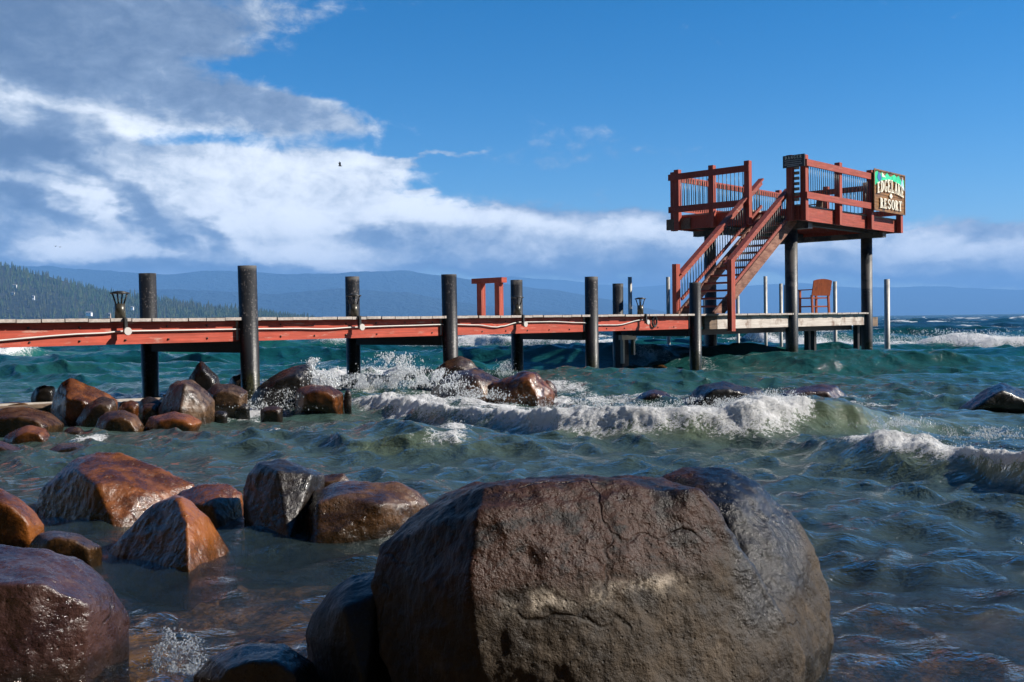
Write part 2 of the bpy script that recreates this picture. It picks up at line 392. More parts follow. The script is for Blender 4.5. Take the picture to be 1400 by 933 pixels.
M['rock_purple'] = m_rock('wet_purple_rock', (.006, .004, .005), (.020, .0095, .010), (.056, .027, .022), rough=(.12, .42))
M['rock_grey'] = m_rock('slate_grey_rock', (.008, .0085, .0095), (.018, .018, .019), (.034, .032, .032), rough=(.4, .65), spec=.4, bump=.35, dry=.4)
M['rock_bar'] = m_rock('speckled_brown_rock', (.006, .0045, .0035), (.036, .019, .009), (.14, .078, .038), rough=(.18, .5), bump=.8, glint=34)
M['rock_big'] = m_rock('big_boulder_rock', (.03, .02, .018), (.085, .045, .035), (.15, .075, .05), rough=(.30, .55), bump=.75, glint=70, big=2.2, line=True, dry=.12, spec=.22)

# ------------------------------------------------------------------ water
# breaking crests: (px, ground Y, height, foam) -> crest line Y(X)
def crest(rows):
    X = np.array([(px - 700)/F*Y for px, Y, a, f in rows]); o = np.argsort(X)
    Y = np.array([r[1] for r in rows]); A = np.array([r[2] for r in rows]); Fo = np.array([r[3] for r in rows])
    return X[o], Y[o], A[o], Fo[o]
CRESTS = [
    (crest([(430, 16.5, .0, .0), (470, 15.6, .08, .7), (520, 14.4, .14, 1.0), (600, 13.1, .19, 1.0), (640, 12.5, .19, .75), (700, 11.7, .20, 1.0), (760, 10.9, .24, 1.0), (860, 10.35, .28, 1.0),
            (925, 10.15, .28, .75), (1000, 10.1, .33, 1.0), (1085, 10.25, .37, 1.0), (1105, 10.25, .37, .2), (1165, 10.3, .32, 0), (1215, 10.6, .2, 0), (1260, 11.2, .12, 0), (1400, 12, .0, 0)]), 1.5, .50, 1.0),
    (crest([(1000, 9.6, 0, 0), (1100, 8.9, .12, 0), (1165, 8.5, .19, .5), (1200, 8.3, .22, 1), (1290, 7.9, .23, 1.0), (1400, 7.0, .23, 1), (1600, 6.2, .23, 1)]), 1.3, .62, .6),
    (crest([(900, 47, .0, 0), (990, 43, .22, .4), (1050, 40, .32, .9), (1130, 39, .34, .9), (1240, 38.5, .30, .85), (1330, 37, .38, 1.0), (1420, 36, .36, 1.0), (1700, 35, .36, .9)]), 3.0, 1.1, 1.0),
    (crest([(-200, 36, .5, .9), (20, 38, .5, .9), (70, 40, .25, .1), (240, 42, .3, .35), (300, 43, .2, 0), (420, 44, .3, .2), (470, 44, .55, .9), (560, 45, .4, .5), (650, 44, .55, .9), (720, 42, .5, .7), (800, 41, .55, .9), (860, 42, .5, .5), (950, 40, .4, .6), (1010, 40, .1, 0)]), 3.0, 1.1, 1.0),
    (crest([(560, 34, 0, 0), (640, 32, .18, .1), (700, 30.5, .24, .6), (780, 30, .22, .5), (840, 30, .15, .1), (930, 31, .12, .2), (1010, 32, .0, 0)]), 2.2, .9, .8),
    (crest([(840, 21.5, 0, 0), (900, 20.6, .22, .15), (960, 20.2, .18, .2), (1040, 20.5, .16, .1), (1150, 21, .0, 0)]), 1.6, .8, .5),
    (crest([(420, 9.6, 0, 0), (500, 9.55, .10, .15), (560, 9.5, .14, .25), (620, 9.45, .12, .7), (650, 9.4, .05, .1), (720, 9.2, 0, 0)]), .8, .3, .8),
]
FOAM_SPOTS = [(335, 563, 60, 9, .9), (300, 560, 26, 7, .7), (385, 552, 50, 8, .6), (450, 515, 60, 16, 1.0), (520, 520, 70, 16, 1.0), (600, 560, 70, 16, .8), (660, 560, 90, 18, .8), (800, 545, 140, 10, .65),
    (560, 548, 60, 14, .7), (1010, 556, 80, 8, .6), (1180, 556, 80, 6, .5), (380, 600, 70, 7, .45), (120, 606, 22, 5, .7), (300, 568, 40, 5, .6), (1300, 548, 60, 5, .4), (150, 615, 26, 4, .4), (620, 606, 24, 6, .9), (700, 548, 80, 10, .7), (770, 535, 50, 5, .5), (900, 500, 40, 5, .5), (960, 505, 40, 5, .35), (1150, 548, 60, 5, .4), (235, 892, 44, 22, .45), (340, 480, 60, 4, .4), (60, 490, 80, 5, .3)]
def breakers(x, y):
    h = np.zeros_like(x); push = np.zeros_like(x); fo = np.zeros_like(x); face = np.zeros_like(x)
    for k, ((cx, cy, ca, cf), wb, wf, zw) in enumerate(CRESTS):
        wob = .35*wf*pnoise(np.stack([x*.55/wf + 9*k, y*0, y*0 + k*3.3], 1)) + .16*wf*pnoise(np.stack([x*1.9/wf, y*0 + 5, y*0 + k], 1))
        c = np.interp(x, cx, cy) + wob; A = np.interp(x, cx, ca); Fm = np.interp(x, cx, cf)
        A = A*(1 + .25*pnoise(np.stack([x*.8/wf, y*0, y*0 + 7.7 + k], 1)))
        u = c - y
        prof = np.where(u < 0, np.exp(-(u/wb)**2), np.exp(-(u/wf)**2))
        prof = np.where(np.abs(u) > 4*wb, 0, prof)
        trough = np.exp(-((u - 2.2*wf)/(1.6*wf))**2)*.22
        h += A*(prof - trough); push += A*prof**2*.55
        ragged = .55*fbm(np.stack([x*1.7/wf*.5, y*1.2/wf*.5, y*0 + k], 1), 4)
        fz = (.42*sstep(u + ragged*2.2*wf, -3.2*wf, -.5*wf) + .58*sstep(u + ragged*1.4*wf, -.7*wf, -.05*wf))*(1 - sstep(u + ragged*wf*1.6, .15*wf*zw, 1.75*wf*zw))
        fo = np.maximum(fo, fz*Fm)
        face = np.maximum(face, sstep(u, -.3*wf, .25*wf)*(1 - sstep(u, .7*wf, 1.6*wf))*np.clip(A/.22, 0, 1))
    return h, push, fo, face
_wr = np.random.default_rng(21)
WAVES = []
for lam, amp, cnt, spread in ((7.5, .060, 4, .35), (4.6, .042, 6, .5), (2.8, .028, 8, .6), (1.7, .0165, 10, .75), (1.0, .0095, 12, .9), (.58, .0052, 14, 1.1), (.33, .0026, 14, 1.3), (.19, .0013, 12, 1.5)):
    for _ in range(cnt):
        L = lam*_wr.uniform(.78, 1.28); th = -math.pi/2 - .18 + _wr.normal()*spread*.6
        WAVES.append((2*math.pi/L, th, amp*_wr.uniform(.6, 1.3)*1.25, _wr.uniform(0, 6.28), L))
def water_surface(x, y):
    r = np.hypot(x, y)
    P3 = np.stack([x*.23, y*.23, x*0], 1)
    wx = x + .55*fbm(P3, 3); wy = y + .55*fbm(P3 + 40, 3)
    grp = .75 + 1.1*fbm(np.stack([x*.10, y*.10, x*0 + 4], 1), 3)
    grp2 = np.clip(.9 + 1.7*fbm(np.stack([x*.45, y*.45, x*0 + 8], 1), 3), .25, 2)
    shallow = 1 - sstep(y + .55*x, 2.4, 8.2)               # the sheltered pool among the stones on the left
    h = np.zeros_like(x); dx = np.zeros_like(x); dy = np.zeros_like(x)
    for k, th, a, ph, L in WAVES:
        cx, sy = math.cos(th), math.sin(th)
        fade = 1 - sstep(r*.0046/L, .25, .7)
        amp = a*fade*(grp if L > 1.3 else grp2)
        amp = amp*(1 - (.82 if L > 3 else .6 if L > .8 else .25)*shallow)
        if L > .8: amp = amp*((.22 if L < 3.5 else .32) + .70*sstep(y, 11, 26))
        if L > 3: amp = amp*(1 + .8*sstep(y, 14, 40))
        p = k*(wx*cx + wy*sy) + ph
        c, s = np.cos(p), np.sin(p)
        h += amp*c; q = .75
        dx -= q*amp*cx*s; dy -= q*amp*sy*s
    bh, bp, fo, face = breakers(x, y)
    damp = 1 - .6*np.clip(face, 0, 1)
    h = h*damp + bh
    # foam: blown crests further out, spots by the stones, breakers
    caps = sstep(h - bh, .17, .30)*sstep(fbm(np.stack([x*.09, y*.16, x*0 + 2], 1), 4), .0, .22)*sstep(y, 26, 45)
    far = sstep(fbm(np.stack([x*.035, y*.055, x*0 + 12], 1), 4), .16, .30)*sstep(y, 60, 90)*(1 - sstep(y, 500, 1400))*.9
    fo = np.maximum(fo, caps*.9); fo = np.maximum(fo, far)
    spots = np.zeros_like(x)
    for px, py, rx, ry, st in FOAM_SPOTS:
        g = ground(px, py); gy = ground(px, py + ry).y
        sx = rx/F*g.y; sy_ = max(.12, abs(g.y - gy))
        q = ((x - g.x)/sx)**2 + ((y - g.y)/sy_)**2
        spots = np.maximum(spots, st*np.exp(-q*.9))
    rag = fbm(np.stack([x*2.2, y*1.6, x*0 + 3], 1), 4)
    fo2 = np.clip(spots + 1.1*rag*sstep(spots, .05, .5), 0, 1)*sstep(spots, .05, .35)
    fo = np.clip(np.maximum(fo, fo2), 0, 1)
    lump = np.abs(fbm(np.stack([x*2.6, y*2.2, h*3], 1), 3))*1.9 + np.abs(fbm(np.stack([x*7, y*5, h*5], 1), 4))*1.0 - .25 + .26*fbm(np.stack([x*22, y*22, h*14], 1), 2)
    lump = np.where(r > 22, fbm(np.stack([x*1.6, y*1.6, h*2], 1), 5, .62)*2.8, lump)
    fs = sstep(fo, .35, .95)
    h = h + fs*(lump*np.where(r > 22, .07, .075) + .015)
    clear = shallow*(1 - fs)
    return x + dx*damp, y + dy*damp - bp, h, fo, clear, face
def fm_mat():
    m, n, out = material('white_foam')
    d = n.node('ShaderNodeBsdfDiffuse', {'Color': (.90, .92, .93, 1)}); t = n.node('ShaderNodeBsdfTranslucent', {'Color': (.90, .92, .93, 1)})
    n.l.new(n.node('ShaderNodeMixShader', {0: .45, 1: d.outputs[0], 2: t.outputs[0]}).outputs[0], out.inputs[0]); return m
def blob_mesh(name, P, S, st, mat):
    bm = bmesh.new(); bmesh.ops.create_icosphere(bm, subdivisions=1, radius=1.0)
    base = np.array([v.co[:] for v in bm.verts]); fc = np.array([[v.index for v in f.verts] for f in bm.faces]); bm.free()
    n = len(P)
    V = (base[None]*S[:, None, None]*st[:, None, :] + P[:, None, :]).reshape(-1, 3)
    Q = (fc[None] + (np.arange(n)*len(base))[:, None, None]).reshape(-1, 3)
    return big_mesh(name, V, Q, mat)
def froth(X, Y, H, fo, mat):
    "granular head of the breaking crests, as small bubbles of foam lying on the water"
    r = np.random.default_rng(31)
    tex = fbm(np.stack([X*3.2, Y*3.2, H*4], 1), 4)
    w = np.clip(fo + 1.1*tex - .52, 0, 1)*(fo > .3)
    for lo, hi, cnt, r0, r1 in ((5, 22, 9000, .0014, .0048), (27, 60, 4000, .006, .016)):
        idx = np.nonzero((Y > lo) & (Y < hi) & (w > .05))[0]
        if not len(idx): continue
        p = w[idx]; pick = r.choice(idx, size=cnt, p=p/p.sum())
        S = r0*(r1/r0)**(r.random(cnt)**2.6)
        P = np.stack([X[pick] + r.normal(size=cnt)*.02, Y[pick] + r.normal(size=cnt)*.03, H[pick] + np.abs(r.normal(size=cnt))*(.02 if lo < 20 else .10)], 1)
        st = np.stack([1 + .8*r.random(cnt), 1 + .5*r.random(cnt), .55 + .6*r.random(cnt)], 1)
        o = blob_mesh('foam', P, S, st, mat)
        tag(o, ('white foam heads on the breaking waves in front of and under the pier' if lo < 20 else 'white foam of the breakers far out behind the pier'), 'foam', kind='stuff')
def water():
    NA = 1050
    ang = np.linspace(R(-37), R(37), NA)
    rr = [0.8]
    while rr[-1] < 9000:
        r = rr[-1]
        rr.append(r + max(.010, r*(.0040 if r < 60 else .0040 + .022*min(1, (r - 60)/300))))
    rr = np.array(rr)
    A, Rr = np.meshgrid(ang, rr)
    x = (np.sin(A)*Rr).ravel(); y = (np.cos(A)*Rr).ravel()
    X, Y, H, fo, clear, face = water_surface(x, y)
    nr = len(rr)
    i = (np.arange(nr - 1)[:, None]*NA + np.arange(NA - 1)[None, :]).ravel()
    q = np.stack([i, i + 1, i + NA + 1, i + NA], 1)
    m, n, out = material('lake_water')
    geo = n.node('ShaderNodeNewGeometry'); pos = geo.outputs['Position']
    at_f = n.node('ShaderNodeAttribute', attribute_name='foam').outputs['Fac']
    at_c = n.node('ShaderNodeAttribute', attribute_name='clear').outputs['Fac']
    at_t = n.node('ShaderNodeAttribute', attribute_name='face').outputs['Fac']
    sp = n.node('ShaderNodeSeparateXYZ', {0: pos})
    yy = sp.outputs[1]
    r1 = n.noise(n.mapping(pos, scale=(1, 1.5, 1)), 3.2, 6, .62, .5); r2 = n.noise(n.mapping(pos, rot=(0, 0, .4), scale=(1, 1.7, 1)), 13, 4, .6, .5)
    r0 = n.noise(n.mapping(pos, scale=(.8, 1.6, 1)), .55, 5, .6, .5)
    nearf = n.ss(yy, 3.0, 28.0, 1.0, 0.0)
    r3 = n.noise(n.mapping(pos, rot=(0, 0, -.3), scale=(1, 1.6, 1)), 38, 4, .65, .6)
    hh = n.m('ADD', n.m('MULTIPLY', r1, .065), n.m('MULTIPLY', r2, n.m('MULTIPLY', nearf, .016)))
    hh = n.m('ADD', hh, n.m('MULTIPLY', r3, n.ss(yy, 2.5, 14, .0038, 0)))
    hh = n.m('ADD', hh, n.m('MULTIPLY', r0, n.ss(yy, 15, 60, 0.0, .30)))
    nrm = n.bump(hh, 1.0, 1.0)
    body = n.ramp(n.m('MULTIPLY', yy, 1/60.0), [(.04, (.022, .034, .042)), (.12, (.054, .088, .084)), (.21, (.058, .108, .092)), (.34, (.016, .105, .095)), (.62, (.006, .086, .098)), (1.0, (.002, .034, .066))])
    murk = n.noise(n.mapping(pos, scale=(.5, .9, 1)), .6, 5, .6)
    body = n.mix(n.ss(murk, .35, .7, 0, .55), body, n.mix(n.ss(yy, 12, 30), (.070, .082, .062), (.008, .10, .095)))
    body = n.mix(n.m('MULTIPLY', at_t, .6), body, n.mix(n.ss(yy, 12, 30), (.30, .38, .21), (.035, .30, .23)))  # wave faces coloured brighter green for sunlight glowing through the water
    dif = n.node('ShaderNodeBsdfDiffuse', {'Color': body, 'Normal': nrm})
    trl = n.node('ShaderNodeBsdfTranslucent', {'Color': body})
    bod = n.node('ShaderNodeMixShader', {0: n.m('ADD', .35, n.m('MULTIPLY', at_t, .3)), 1: dif.outputs[0], 2: trl.outputs[0]})
    tr = n.node('ShaderNodeBsdfTransparent', {'Color': (.86, .78, .60, 1)})
    sub = n.node('ShaderNodeMixShader', {0: n.m('MULTIPLY', at_c, .86), 1: bod.outputs[0], 2: tr.outputs[0]})
    gl = n.node('ShaderNodeBsdfGlossy', {'Color': (1, 1, 1, 1), 'Roughness': n.ss(yy, 4, 60, .05, .22), 'Normal': nrm})
    fr = n.node('ShaderNodeFresnel', {'IOR': 1.33, 'Normal': nrm})
    surf = n.node('ShaderNodeMixShader', {0: n.m('MULTIPLY', fr.outputs[0], n.ss(yy, 10, 80, 1.0, .62)), 1: sub.outputs[0], 2: gl.outputs[0]})
    # foam, broken into lace where thin
    f1 = n.noise(pos, 4.2, 9, .72, 1.4); f2 = n.noise(pos, 15, 8, .72, 1.2)
    vo = n.node('ShaderNodeTexVoronoi', {'Vector': n.node('ShaderNodeVectorMath', {0: pos, 1: n.noise(pos, 6, 4, .6, out=1)}, operation='ADD').outputs[0], 'Scale': 6.5}, feature='DISTANCE_TO_EDGE').outputs['Distance']
    lace = n.ss(vo, .0, .16, 1, 0)
    tex = n.m('ADD', n.m('MULTIPLY', n.m('SUBTRACT', f1, .5), 1.0), n.m('MULTIPLY', n.m('SUBTRACT', f2, .5), 1.2))
    tex = n.m('ADD', tex, n.m('MULTIPLY', n.m('SUBTRACT', lace, .3), .25))
    fa = n.ss(n.m('ADD', at_f, n.m('MULTIPLY', tex, 1.05)), .46, .72)
    fa = n.m('MULTIPLY', fa, n.ss(at_f, .06, .3))
    fb = n.bump(n.m('ADD', f1, n.m('MULTIPLY', f2, .6)), .8, .07)
    fd = n.node('ShaderNodeBsdfDiffuse', {'Color': (.92, .93, .94, 1), 'Normal': fb})
    ft = n.node('ShaderNodeBsdfTranslucent', {'Color': (.88, .91, .92, 1)})
    fm = n.node('ShaderNodeMixShader', {0: .4, 1: fd.outputs[0], 2: ft.outputs[0]})
    fin = n.node('ShaderNodeMixShader', {0: fa, 1: surf.outputs[0], 2: fm.outputs[0]})
    n.l.new(fin.outputs[0], out.inputs[0])
    froth(X, Y, H, fo, fm_mat())
    o = big_mesh('lake_water', np.stack([X, Y, H], 1), q, m, attrs={'foam': fo, 'clear': clear, 'face': face})
    tag(o, kind='structure'); return o
water()

def lake_bed():
    g = np.concatenate([np.linspace(-60, -10, 26), np.linspace(-9.8, 12, 300), np.linspace(12.5, 90, 40)])
    gy = np.concatenate([np.linspace(-6, 0, 12), np.linspace(.05, 16, 300), np.linspace(16.5, 90, 40)])
    gx = np.concatenate([[-10500], g, [10500]]); gy = np.concatenate([[-200], gy, [9800]])
    X, Y = np.meshgrid(gx, gy); x, y = X.ravel(), Y.ravel()
    base = -.20 - .22*sstep(y + .55*x, 3, 9) - 2.6*sstep(y + .4*x, 9, 40)
    st = fbm(np.stack([x*1.7, y*1.7, x*0], 1), 4)*.14 + np.clip(fbm(np.stack([x*3.4, y*3.4, x*0 + 9], 1), 3, ridge=True), 0, 1)*.12
    near = sstep(np.abs(x) + np.abs(y), 60, 30)
    z = base + st*np.where((np.abs(x) < 60) & (np.abs(y) < 60), 1, 0)
    i = (np.arange(len(gy) - 1)[:, None]*len(gx) + np.arange(len(gx) - 1)[None, :]).ravel()
    q = np.stack([i, i + 1, i + len(gx) + 1, i + len(gx)], 1)
    m, n, out = material('stony_lake_bed')
    pos = n.node('ShaderNodeNewGeometry').outputs['Position']
    a = n.noise(pos, 1.3, 7, .65); b = n.noise(pos, 9, 6, .7)
    v = n.node('ShaderNodeTexVoronoi', {'Vector': pos, 'Scale': 4.0})
    c = n.ramp(a, [(.3, (.15, .08, .03)), (.5, (.36, .20, .075)), (.7, (.50, .31, .14))])
    c = n.mix(.35, c, n.ramp(v.outputs['Color'], [(.1, (.07, .04, .02)), (.9, (.30, .19, .11))]))
    principled(n, out, c, .7, n.bump(n.m('ADD', v.outputs['Distance'], b), .5, .05))
    tag(big_mesh('lake_bed', np.stack([x, y, z], 1), q, m), kind='structure')
lake_bed()

# ------------------------------------------------------------------ unseen shore bank behind and left, added tall to block sky light
def sky_blocking_bank():
    xs = np.linspace(-70, 90, 210); ys = np.linspace(-60, 16, 120)
    X, Y = np.meshgrid(xs, ys); x, y = X.ravel(), Y.ravel()
    # distance inland from the waterline: behind the camera, and left of the pier's landward end
    d1 = -3.2 - y - .04*np.clip(x, 0, 90); d2 = -9.5 - x - .55*np.clip(y, 0, 20)
    d = np.maximum(d1, d2); d = np.where((d1 > 0) & (d2 > 0), np.hypot(d1, d2), d)
    nz = fbm(np.stack([x*.35, y*.35, x*0 + 2], 1), 5)
    top = 6*sstep(d, 0, 4) + 24*sstep(d + 3*nz, 3, 11)
    endl = 1 - sstep(y, 9, 15)
    z = -1.2 + (top*(1 + .35*nz) + 1.4*sstep(d, -1, .6) + .5*nz*sstep(d, -.5, 1))*endl
    i = (np.arange(len(ys) - 1)[:, None]*len(xs) + np.arange(len(xs) - 1)[None, :]).ravel()
    q = np.stack([i, i + 1, i + len(xs) + 1, i + len(xs)], 1)
    m, n, out = material('blocking_bank_ground'); pos = n.node('ShaderNodeNewGeometry').outputs['Position']
    p = n.noise(pos, 1.1, 8, .7)
    principled(n, out, n.ramp(p, [(.3, (.016, .024, .012)), (.5, (.035, .040, .018)), (.7, (.075, .055, .035))]), .95, n.bump(n.noise(pos, 4, 6, .7), .9, .3), spec=.1)
    tag(big_mesh('sky_blocking_bank', np.stack([x, y, z], 1), q, m), kind='structure')
sky_blocking_bank()

# ------------------------------------------------------------------ far shore
def ridge_mesh(name, prof, Y0, Y1, m, rough=0.0, seed=0, back=1.4):
    px = np.array([p[0] for p in prof], float); py = np.array([p[1] for p in prof], float)
    us = np.linspace(px[0], px[-1], 260); vv = np.linspace(0, 1, 40)
    top = np.interp(us, px, py)
    V = []
    for v in vv:
        for u, t in zip(us, top):
            if v <= .75:
                k = v/.75; Y = Y0 + (Y1 - Y0)*k; hk = k**.8
            else:
                k = (v - .75)/.25; Y = Y1 + (Y1 - Y0)*k*back; hk = 1 - k
            T = at(u, t, Y1); X = (u - 700)/F*Y
            V.append((X, Y, -2 + (T.z + 2)*max(hk, 0)))
    V = np.array(V)
    nz = fbm(np.stack([V[:, 0]/(Y1*.05), V[:, 1]/(Y1*.05), V[:, 0]*0 + seed], 1), 5, ridge=True)
    V[:, 2] += rough*nz*np.clip(V[:, 2]/max(V[:, 2].max(), 1), 0, 1)
    nu = len(us); i = (np.arange(len(vv) - 1)[:, None]*nu + np.arange(nu - 1)[None, :]).ravel()
    q = np.stack([i, i + 1, i + nu + 1, i + nu], 1)
    o = big_mesh(name, V, q, m); tag(o, kind='structure'); return V
def m_hill(name, a, b, sc):
    m, n, out = material(name); pos = n.node('ShaderNodeNewGeometry').outputs['Position']
    p = n.noise(pos, sc, 9, .7)
    principled(n, out, n.mix(n.ss(p, .35, .68), a, b), .95, n.bump(n.noise(pos, sc*12, 4, .6), .6, .15/sc), spec=.1); return m
mm = m_hill('haze_blue_mountain', (.012, .030, .045), (.026, .045, .058), .0014)  # part of the blue of distance haze is painted into this colour
ridge_mesh('mountains', [(-500, 368), (-150, 364), (60, 366), (140, 372), (220, 377), (300, 372), (400, 377), (470, 375), (545, 371), (600, 378), (650, 386), (700, 391), (760, 398), (830, 410), (900, 425), (960, 436)], 8200, 9300, mm, 90, 1)
ridge_mesh('far_mountains', [(400, 396), (560, 388), (640, 384), (700, 381), (740, 383), (800, 388), (860, 395), (905, 392), (950, 387), (1010, 392), (1100, 389), (1180, 395), (1280, 393), (1400, 398), (1600, 392), (1900, 390)], 13500, 15500, mm, 120, 4)
ridge_mesh('far_hills', [(-400, 405), (-100, 400), (100, 400), (250, 398), (380, 404), (470, 396), (560, 402), (640, 416), (720, 424), (800, 432), (860, 438)], 6200, 6900, mm, 50, 6)
HILL = [(-420, 330), (-200, 342), (-80, 356), (0, 362), (40, 373), (70, 379), (110, 391), (150, 402), (220, 412), (300, 424), (370, 431), (415, 437), (440, 441)]
hm = m_hill('hillside_earth', (.022, .028, .018), (.05, .05, .03), .01)
ridge_mesh('forested_hill', HILL, 2250, 2700, hm, 8, 3)
def hill_z(px, k):
    Y = 2250 + 450*k; t = np.interp(px, [p[0] for p in HILL], [p[1] for p in HILL])
    return at(px, t, 2700).z, Y
def forest():
    V, Q = [], []
    r = np.random.default_rng(4)
    for i in range(5200):
        px = r.uniform(-330, 434); k = r.uniform(0, 1.04)**.8
        zt, Y = hill_z(px, k); X = (px - 700)/F*Y
        z = -2 + (zt + 2)*min(1, k)**.8 - 1.0
        z = max(z, .5)
        h = r.uniform(8, 19)*(1.45 if r.random() < .07 else 1); w = h*r.uniform(.13, .21)
        tiers = 4
        for t in range(tiers):
            z0 = z + h*(.08 + .80*t/tiers*1.0); z1 = z + h*min(1.0, .08 + .80*(t + 1)/tiers + .14)
            rad = w*(1 - t/tiers*.80); b = len(V); n = 7; a0 = r.uniform(0, 6.28)
            for q in range(n):
                a = a0 + 6.283*q/n; rr_ = rad*r.uniform(.65, 1.25)
                V.append((X + rr_*math.cos(a), Y + rr_*math.sin(a), z0 - r.uniform(0, .03)*h))
            V.append((X + r.uniform(-.3, .3), Y, z1))
            for q in range(n): Q.append((b + q, b + (q + 1) % n, b + n))
    m, n, out = material('conifer_foliage')
    pos = n.node('ShaderNodeNewGeometry').outputs['Position']
    p = n.noise(pos, .045, 5, .7); p2 = n.noise(pos, .006, 3, .6)
    c = n.ramp(p, [(.3, (.014, .036, .012)), (.5, (.040, .070, .018)), (.7, (.10, .10, .028))])
    c = n.mix(n.ss(p2, .45, .65, 0, .5), c, (.06, .052, .03))
    principled(n, out, c, .9, spec=.15)
    o = big_mesh('conifer_forest', np.array(V), np.array(Q), m, smooth=False)
    tag(o, 'dense dark conifer forest covering the hillside behind the left end of the pier', 'forest', kind='stuff')
forest()
m_hw = m_plain('white_house_wall', (.72, .71, .68), .7, var=.1, sc=1); m_hr = m_plain('grey_house_roof', (.24, .23, .23), .7, var=.2, sc=1)
m_tan = m_plain('tan_house_wall', (.45, .30, .17), .7, var=.1, sc=1); m_win = m_plain('dark_window_glass', (.02, .025, .03), .15, sc=1)
def house(px, py, Y, w, d, h, wall, label):
    g = at(px, py, Y)
    t = thing('house', label, 'house', g, random.uniform(-.2, .3), 'houses among the hillside trees')
    MB().box((-w/2, -d/2, -4), (w/2, d/2, h)).build('wall', wall, t)
    rf = MB(); ov = .6
    for sgn in (-1, 1):
        rf.quad_box([(-w/2-ov, 0 if sgn > 0 else -d/2-ov, h if sgn < 0 else h+d*.3), (w/2+ov, 0 if sgn > 0 else -d/2-ov, h if sgn < 0 else h+d*.3),
                     (w/2+ov, d/2+ov if sgn > 0 else 0, h if sgn > 0 else h+d*.3), (-w/2-ov, d/2+ov if sgn > 0 else 0, h if sgn > 0 else h+d*.3)] +
                    [(-w/2-ov, 0 if sgn > 0 else -d/2-ov, .4+(h if sgn < 0 else h+d*.3)), (w/2+ov, 0 if sgn > 0 else -d/2-ov, .4+(h if sgn < 0 else h+d*.3)),
                     (w/2+ov, d/2+ov if sgn > 0 else 0, .4+(h if sgn > 0 else h+d*.3)), (-w/2-ov, d/2+ov if sgn > 0 else 0, .4+(h if sgn > 0 else h+d*.3))])
    rf.build('roof', m_hr, t)
    for k in (-1, 1): MB().box((k*w*.25 - 1, -d/2 - .1, 1), (k*w*.25 + 1, -d/2 + .1, h - .8)).build('window', m_win, t)
house(20, 392, 2490, 9, 6, 3.5, m_hw, 'white house highest on the forested hill, far left of the photo')
house(18, 402, 2440, 5, 5, 3, m_hw, 'small white cabin just below the highest white house on the hill')
house(46, 408, 2400, 4, 5, 5, m_hw, 'narrow bright white house halfway up the wooded hill, left of the cap-topped lamp')
house(122, 430, 2230, 12, 7, 3.5, m_hw, 'wide low white lakeside house with long roof, low on the wooded hill')
house(150, 433, 2220, 4, 5, 6, m_tan, 'tan house at the foot of the wooded hill beside the nearest black pier lamp')
house(181, 422, 2280, 5, 5, 3, m_hw, 'white cabin in the trees between nearest pier lamp and leftmost black pile')

# ------------------------------------------------------------------ pier (local x along it, away from the shore; local y across; near edge y = 0)
TH = R(47.1); PB = (-3.894, 15.1, 0.0)
def pw(s, w, z): return Vector((PB[0] + s*math.cos(TH) - w*math.sin(TH), PB[1] + s*math.sin(TH) + w*math.cos(TH), z))
def s_for(px, w=0.0):
    "distance along the pier where a line w from its near edge meets that column of the photograph"
    q = (px - 700)/F; b = pw(0, w, 0)
    return (q*b.y - b.x)/(math.cos(TH) - q*math.sin(TH))
DZ = 1.29; W2 = 2.5
pier = thing('pier', 'long low red timber pier on black pipe piles running from left shore to tower', 'pier', PB, TH)
FP = [0.0, s_for(613), s_for(806), s_for(948)]
BPX = [205, 483, 707, 845]
BP = [s_for(p, W2) for p in BPX]
S0, S1, S2 = -8.5, 12.55, 21.35
dk = MB(); s = S0
while s < S2 - .1:
    e = min(s + random.uniform(.27, .31), S2); j = random.uniform(-.004, .004)
    dk.box((s, -.11 + random.uniform(-.012, .012), DZ - .042 + j), (e - .014, W2 + .12, DZ + j)); s = e
dk.build('deck', M['deck_wood'], pier)
for a, b in ((S0, -3.9), (-3.88, FP[0] + .12), (FP[0] + .14, FP[1] + .1), (FP[1] + .12, FP[2] + .1), (FP[2] + .12, 12.1)):
    MB().box((a, .0, DZ - .345), (b, .06, DZ - .046)).build('fascia', M['red_fascia'], pier)
MB().box((12.42, .0, DZ - .365), (12.95, .06, DZ - .046)).build('fascia', M['brown_wood'], pier)
for a, b in ((12.98, 16.62), (16.64, 21.3)):
    MB().box((a, .0, DZ - .365), (b, .06, DZ - .046)).build('fascia', M['white_wood'], pier)
MB().box((S0, W2 - .02, DZ - .345), (S2, W2 + .04, DZ - .046)).build('fascia', M['red'], pier)
for q in np.arange(S0 + .4, 21.2, .62):
    if min(abs(q - f) for f in FP) < .25 or q > 12.3: continue
    for dz in (-.11, -.29):
        if random.random() < .8:
            MB().cyl((q + random.uniform(-.03, .03), .0, DZ + dz), (q, -.012, DZ + dz), .013, n=8).build('bolt', M['lamp'], pier)
for f in FP:
    MB().box((f - .20, -.012, DZ - .33), (f - .165, -.001, DZ - .05)).build('strap', M['galv'], pier)
jo = MB()
for w in (.5, 1.0, 1.5, 2.0): jo.box((S0, w, DZ - .32), (S2, w + .05, DZ - .046))
jo.build('joist', M['dark_wood'], pier)
for fs, bs in zip(FP, BP):
    for q, yy_, tp in ((fs, -.06, 2.05), (bs, W2, 2.07)):
        lx, ly, hh_ = random.uniform(-.035, .035), random.uniform(-.03, .03), random.uniform(-.035, .035)
        MB().cyl((q - lx*1.2, yy_ - ly*1.2, -3.2), (q + lx, yy_ + ly, tp + hh_), .136 + random.uniform(-.006, .006), .136, n=28).build('pile', M['pile'], pier)
    MB().beam((fs + .03, .12, DZ - .435), (bs + .03, W2 - .16, DZ - .435), .2, .17).build('cross_beam', M['dark_wood'], pier)
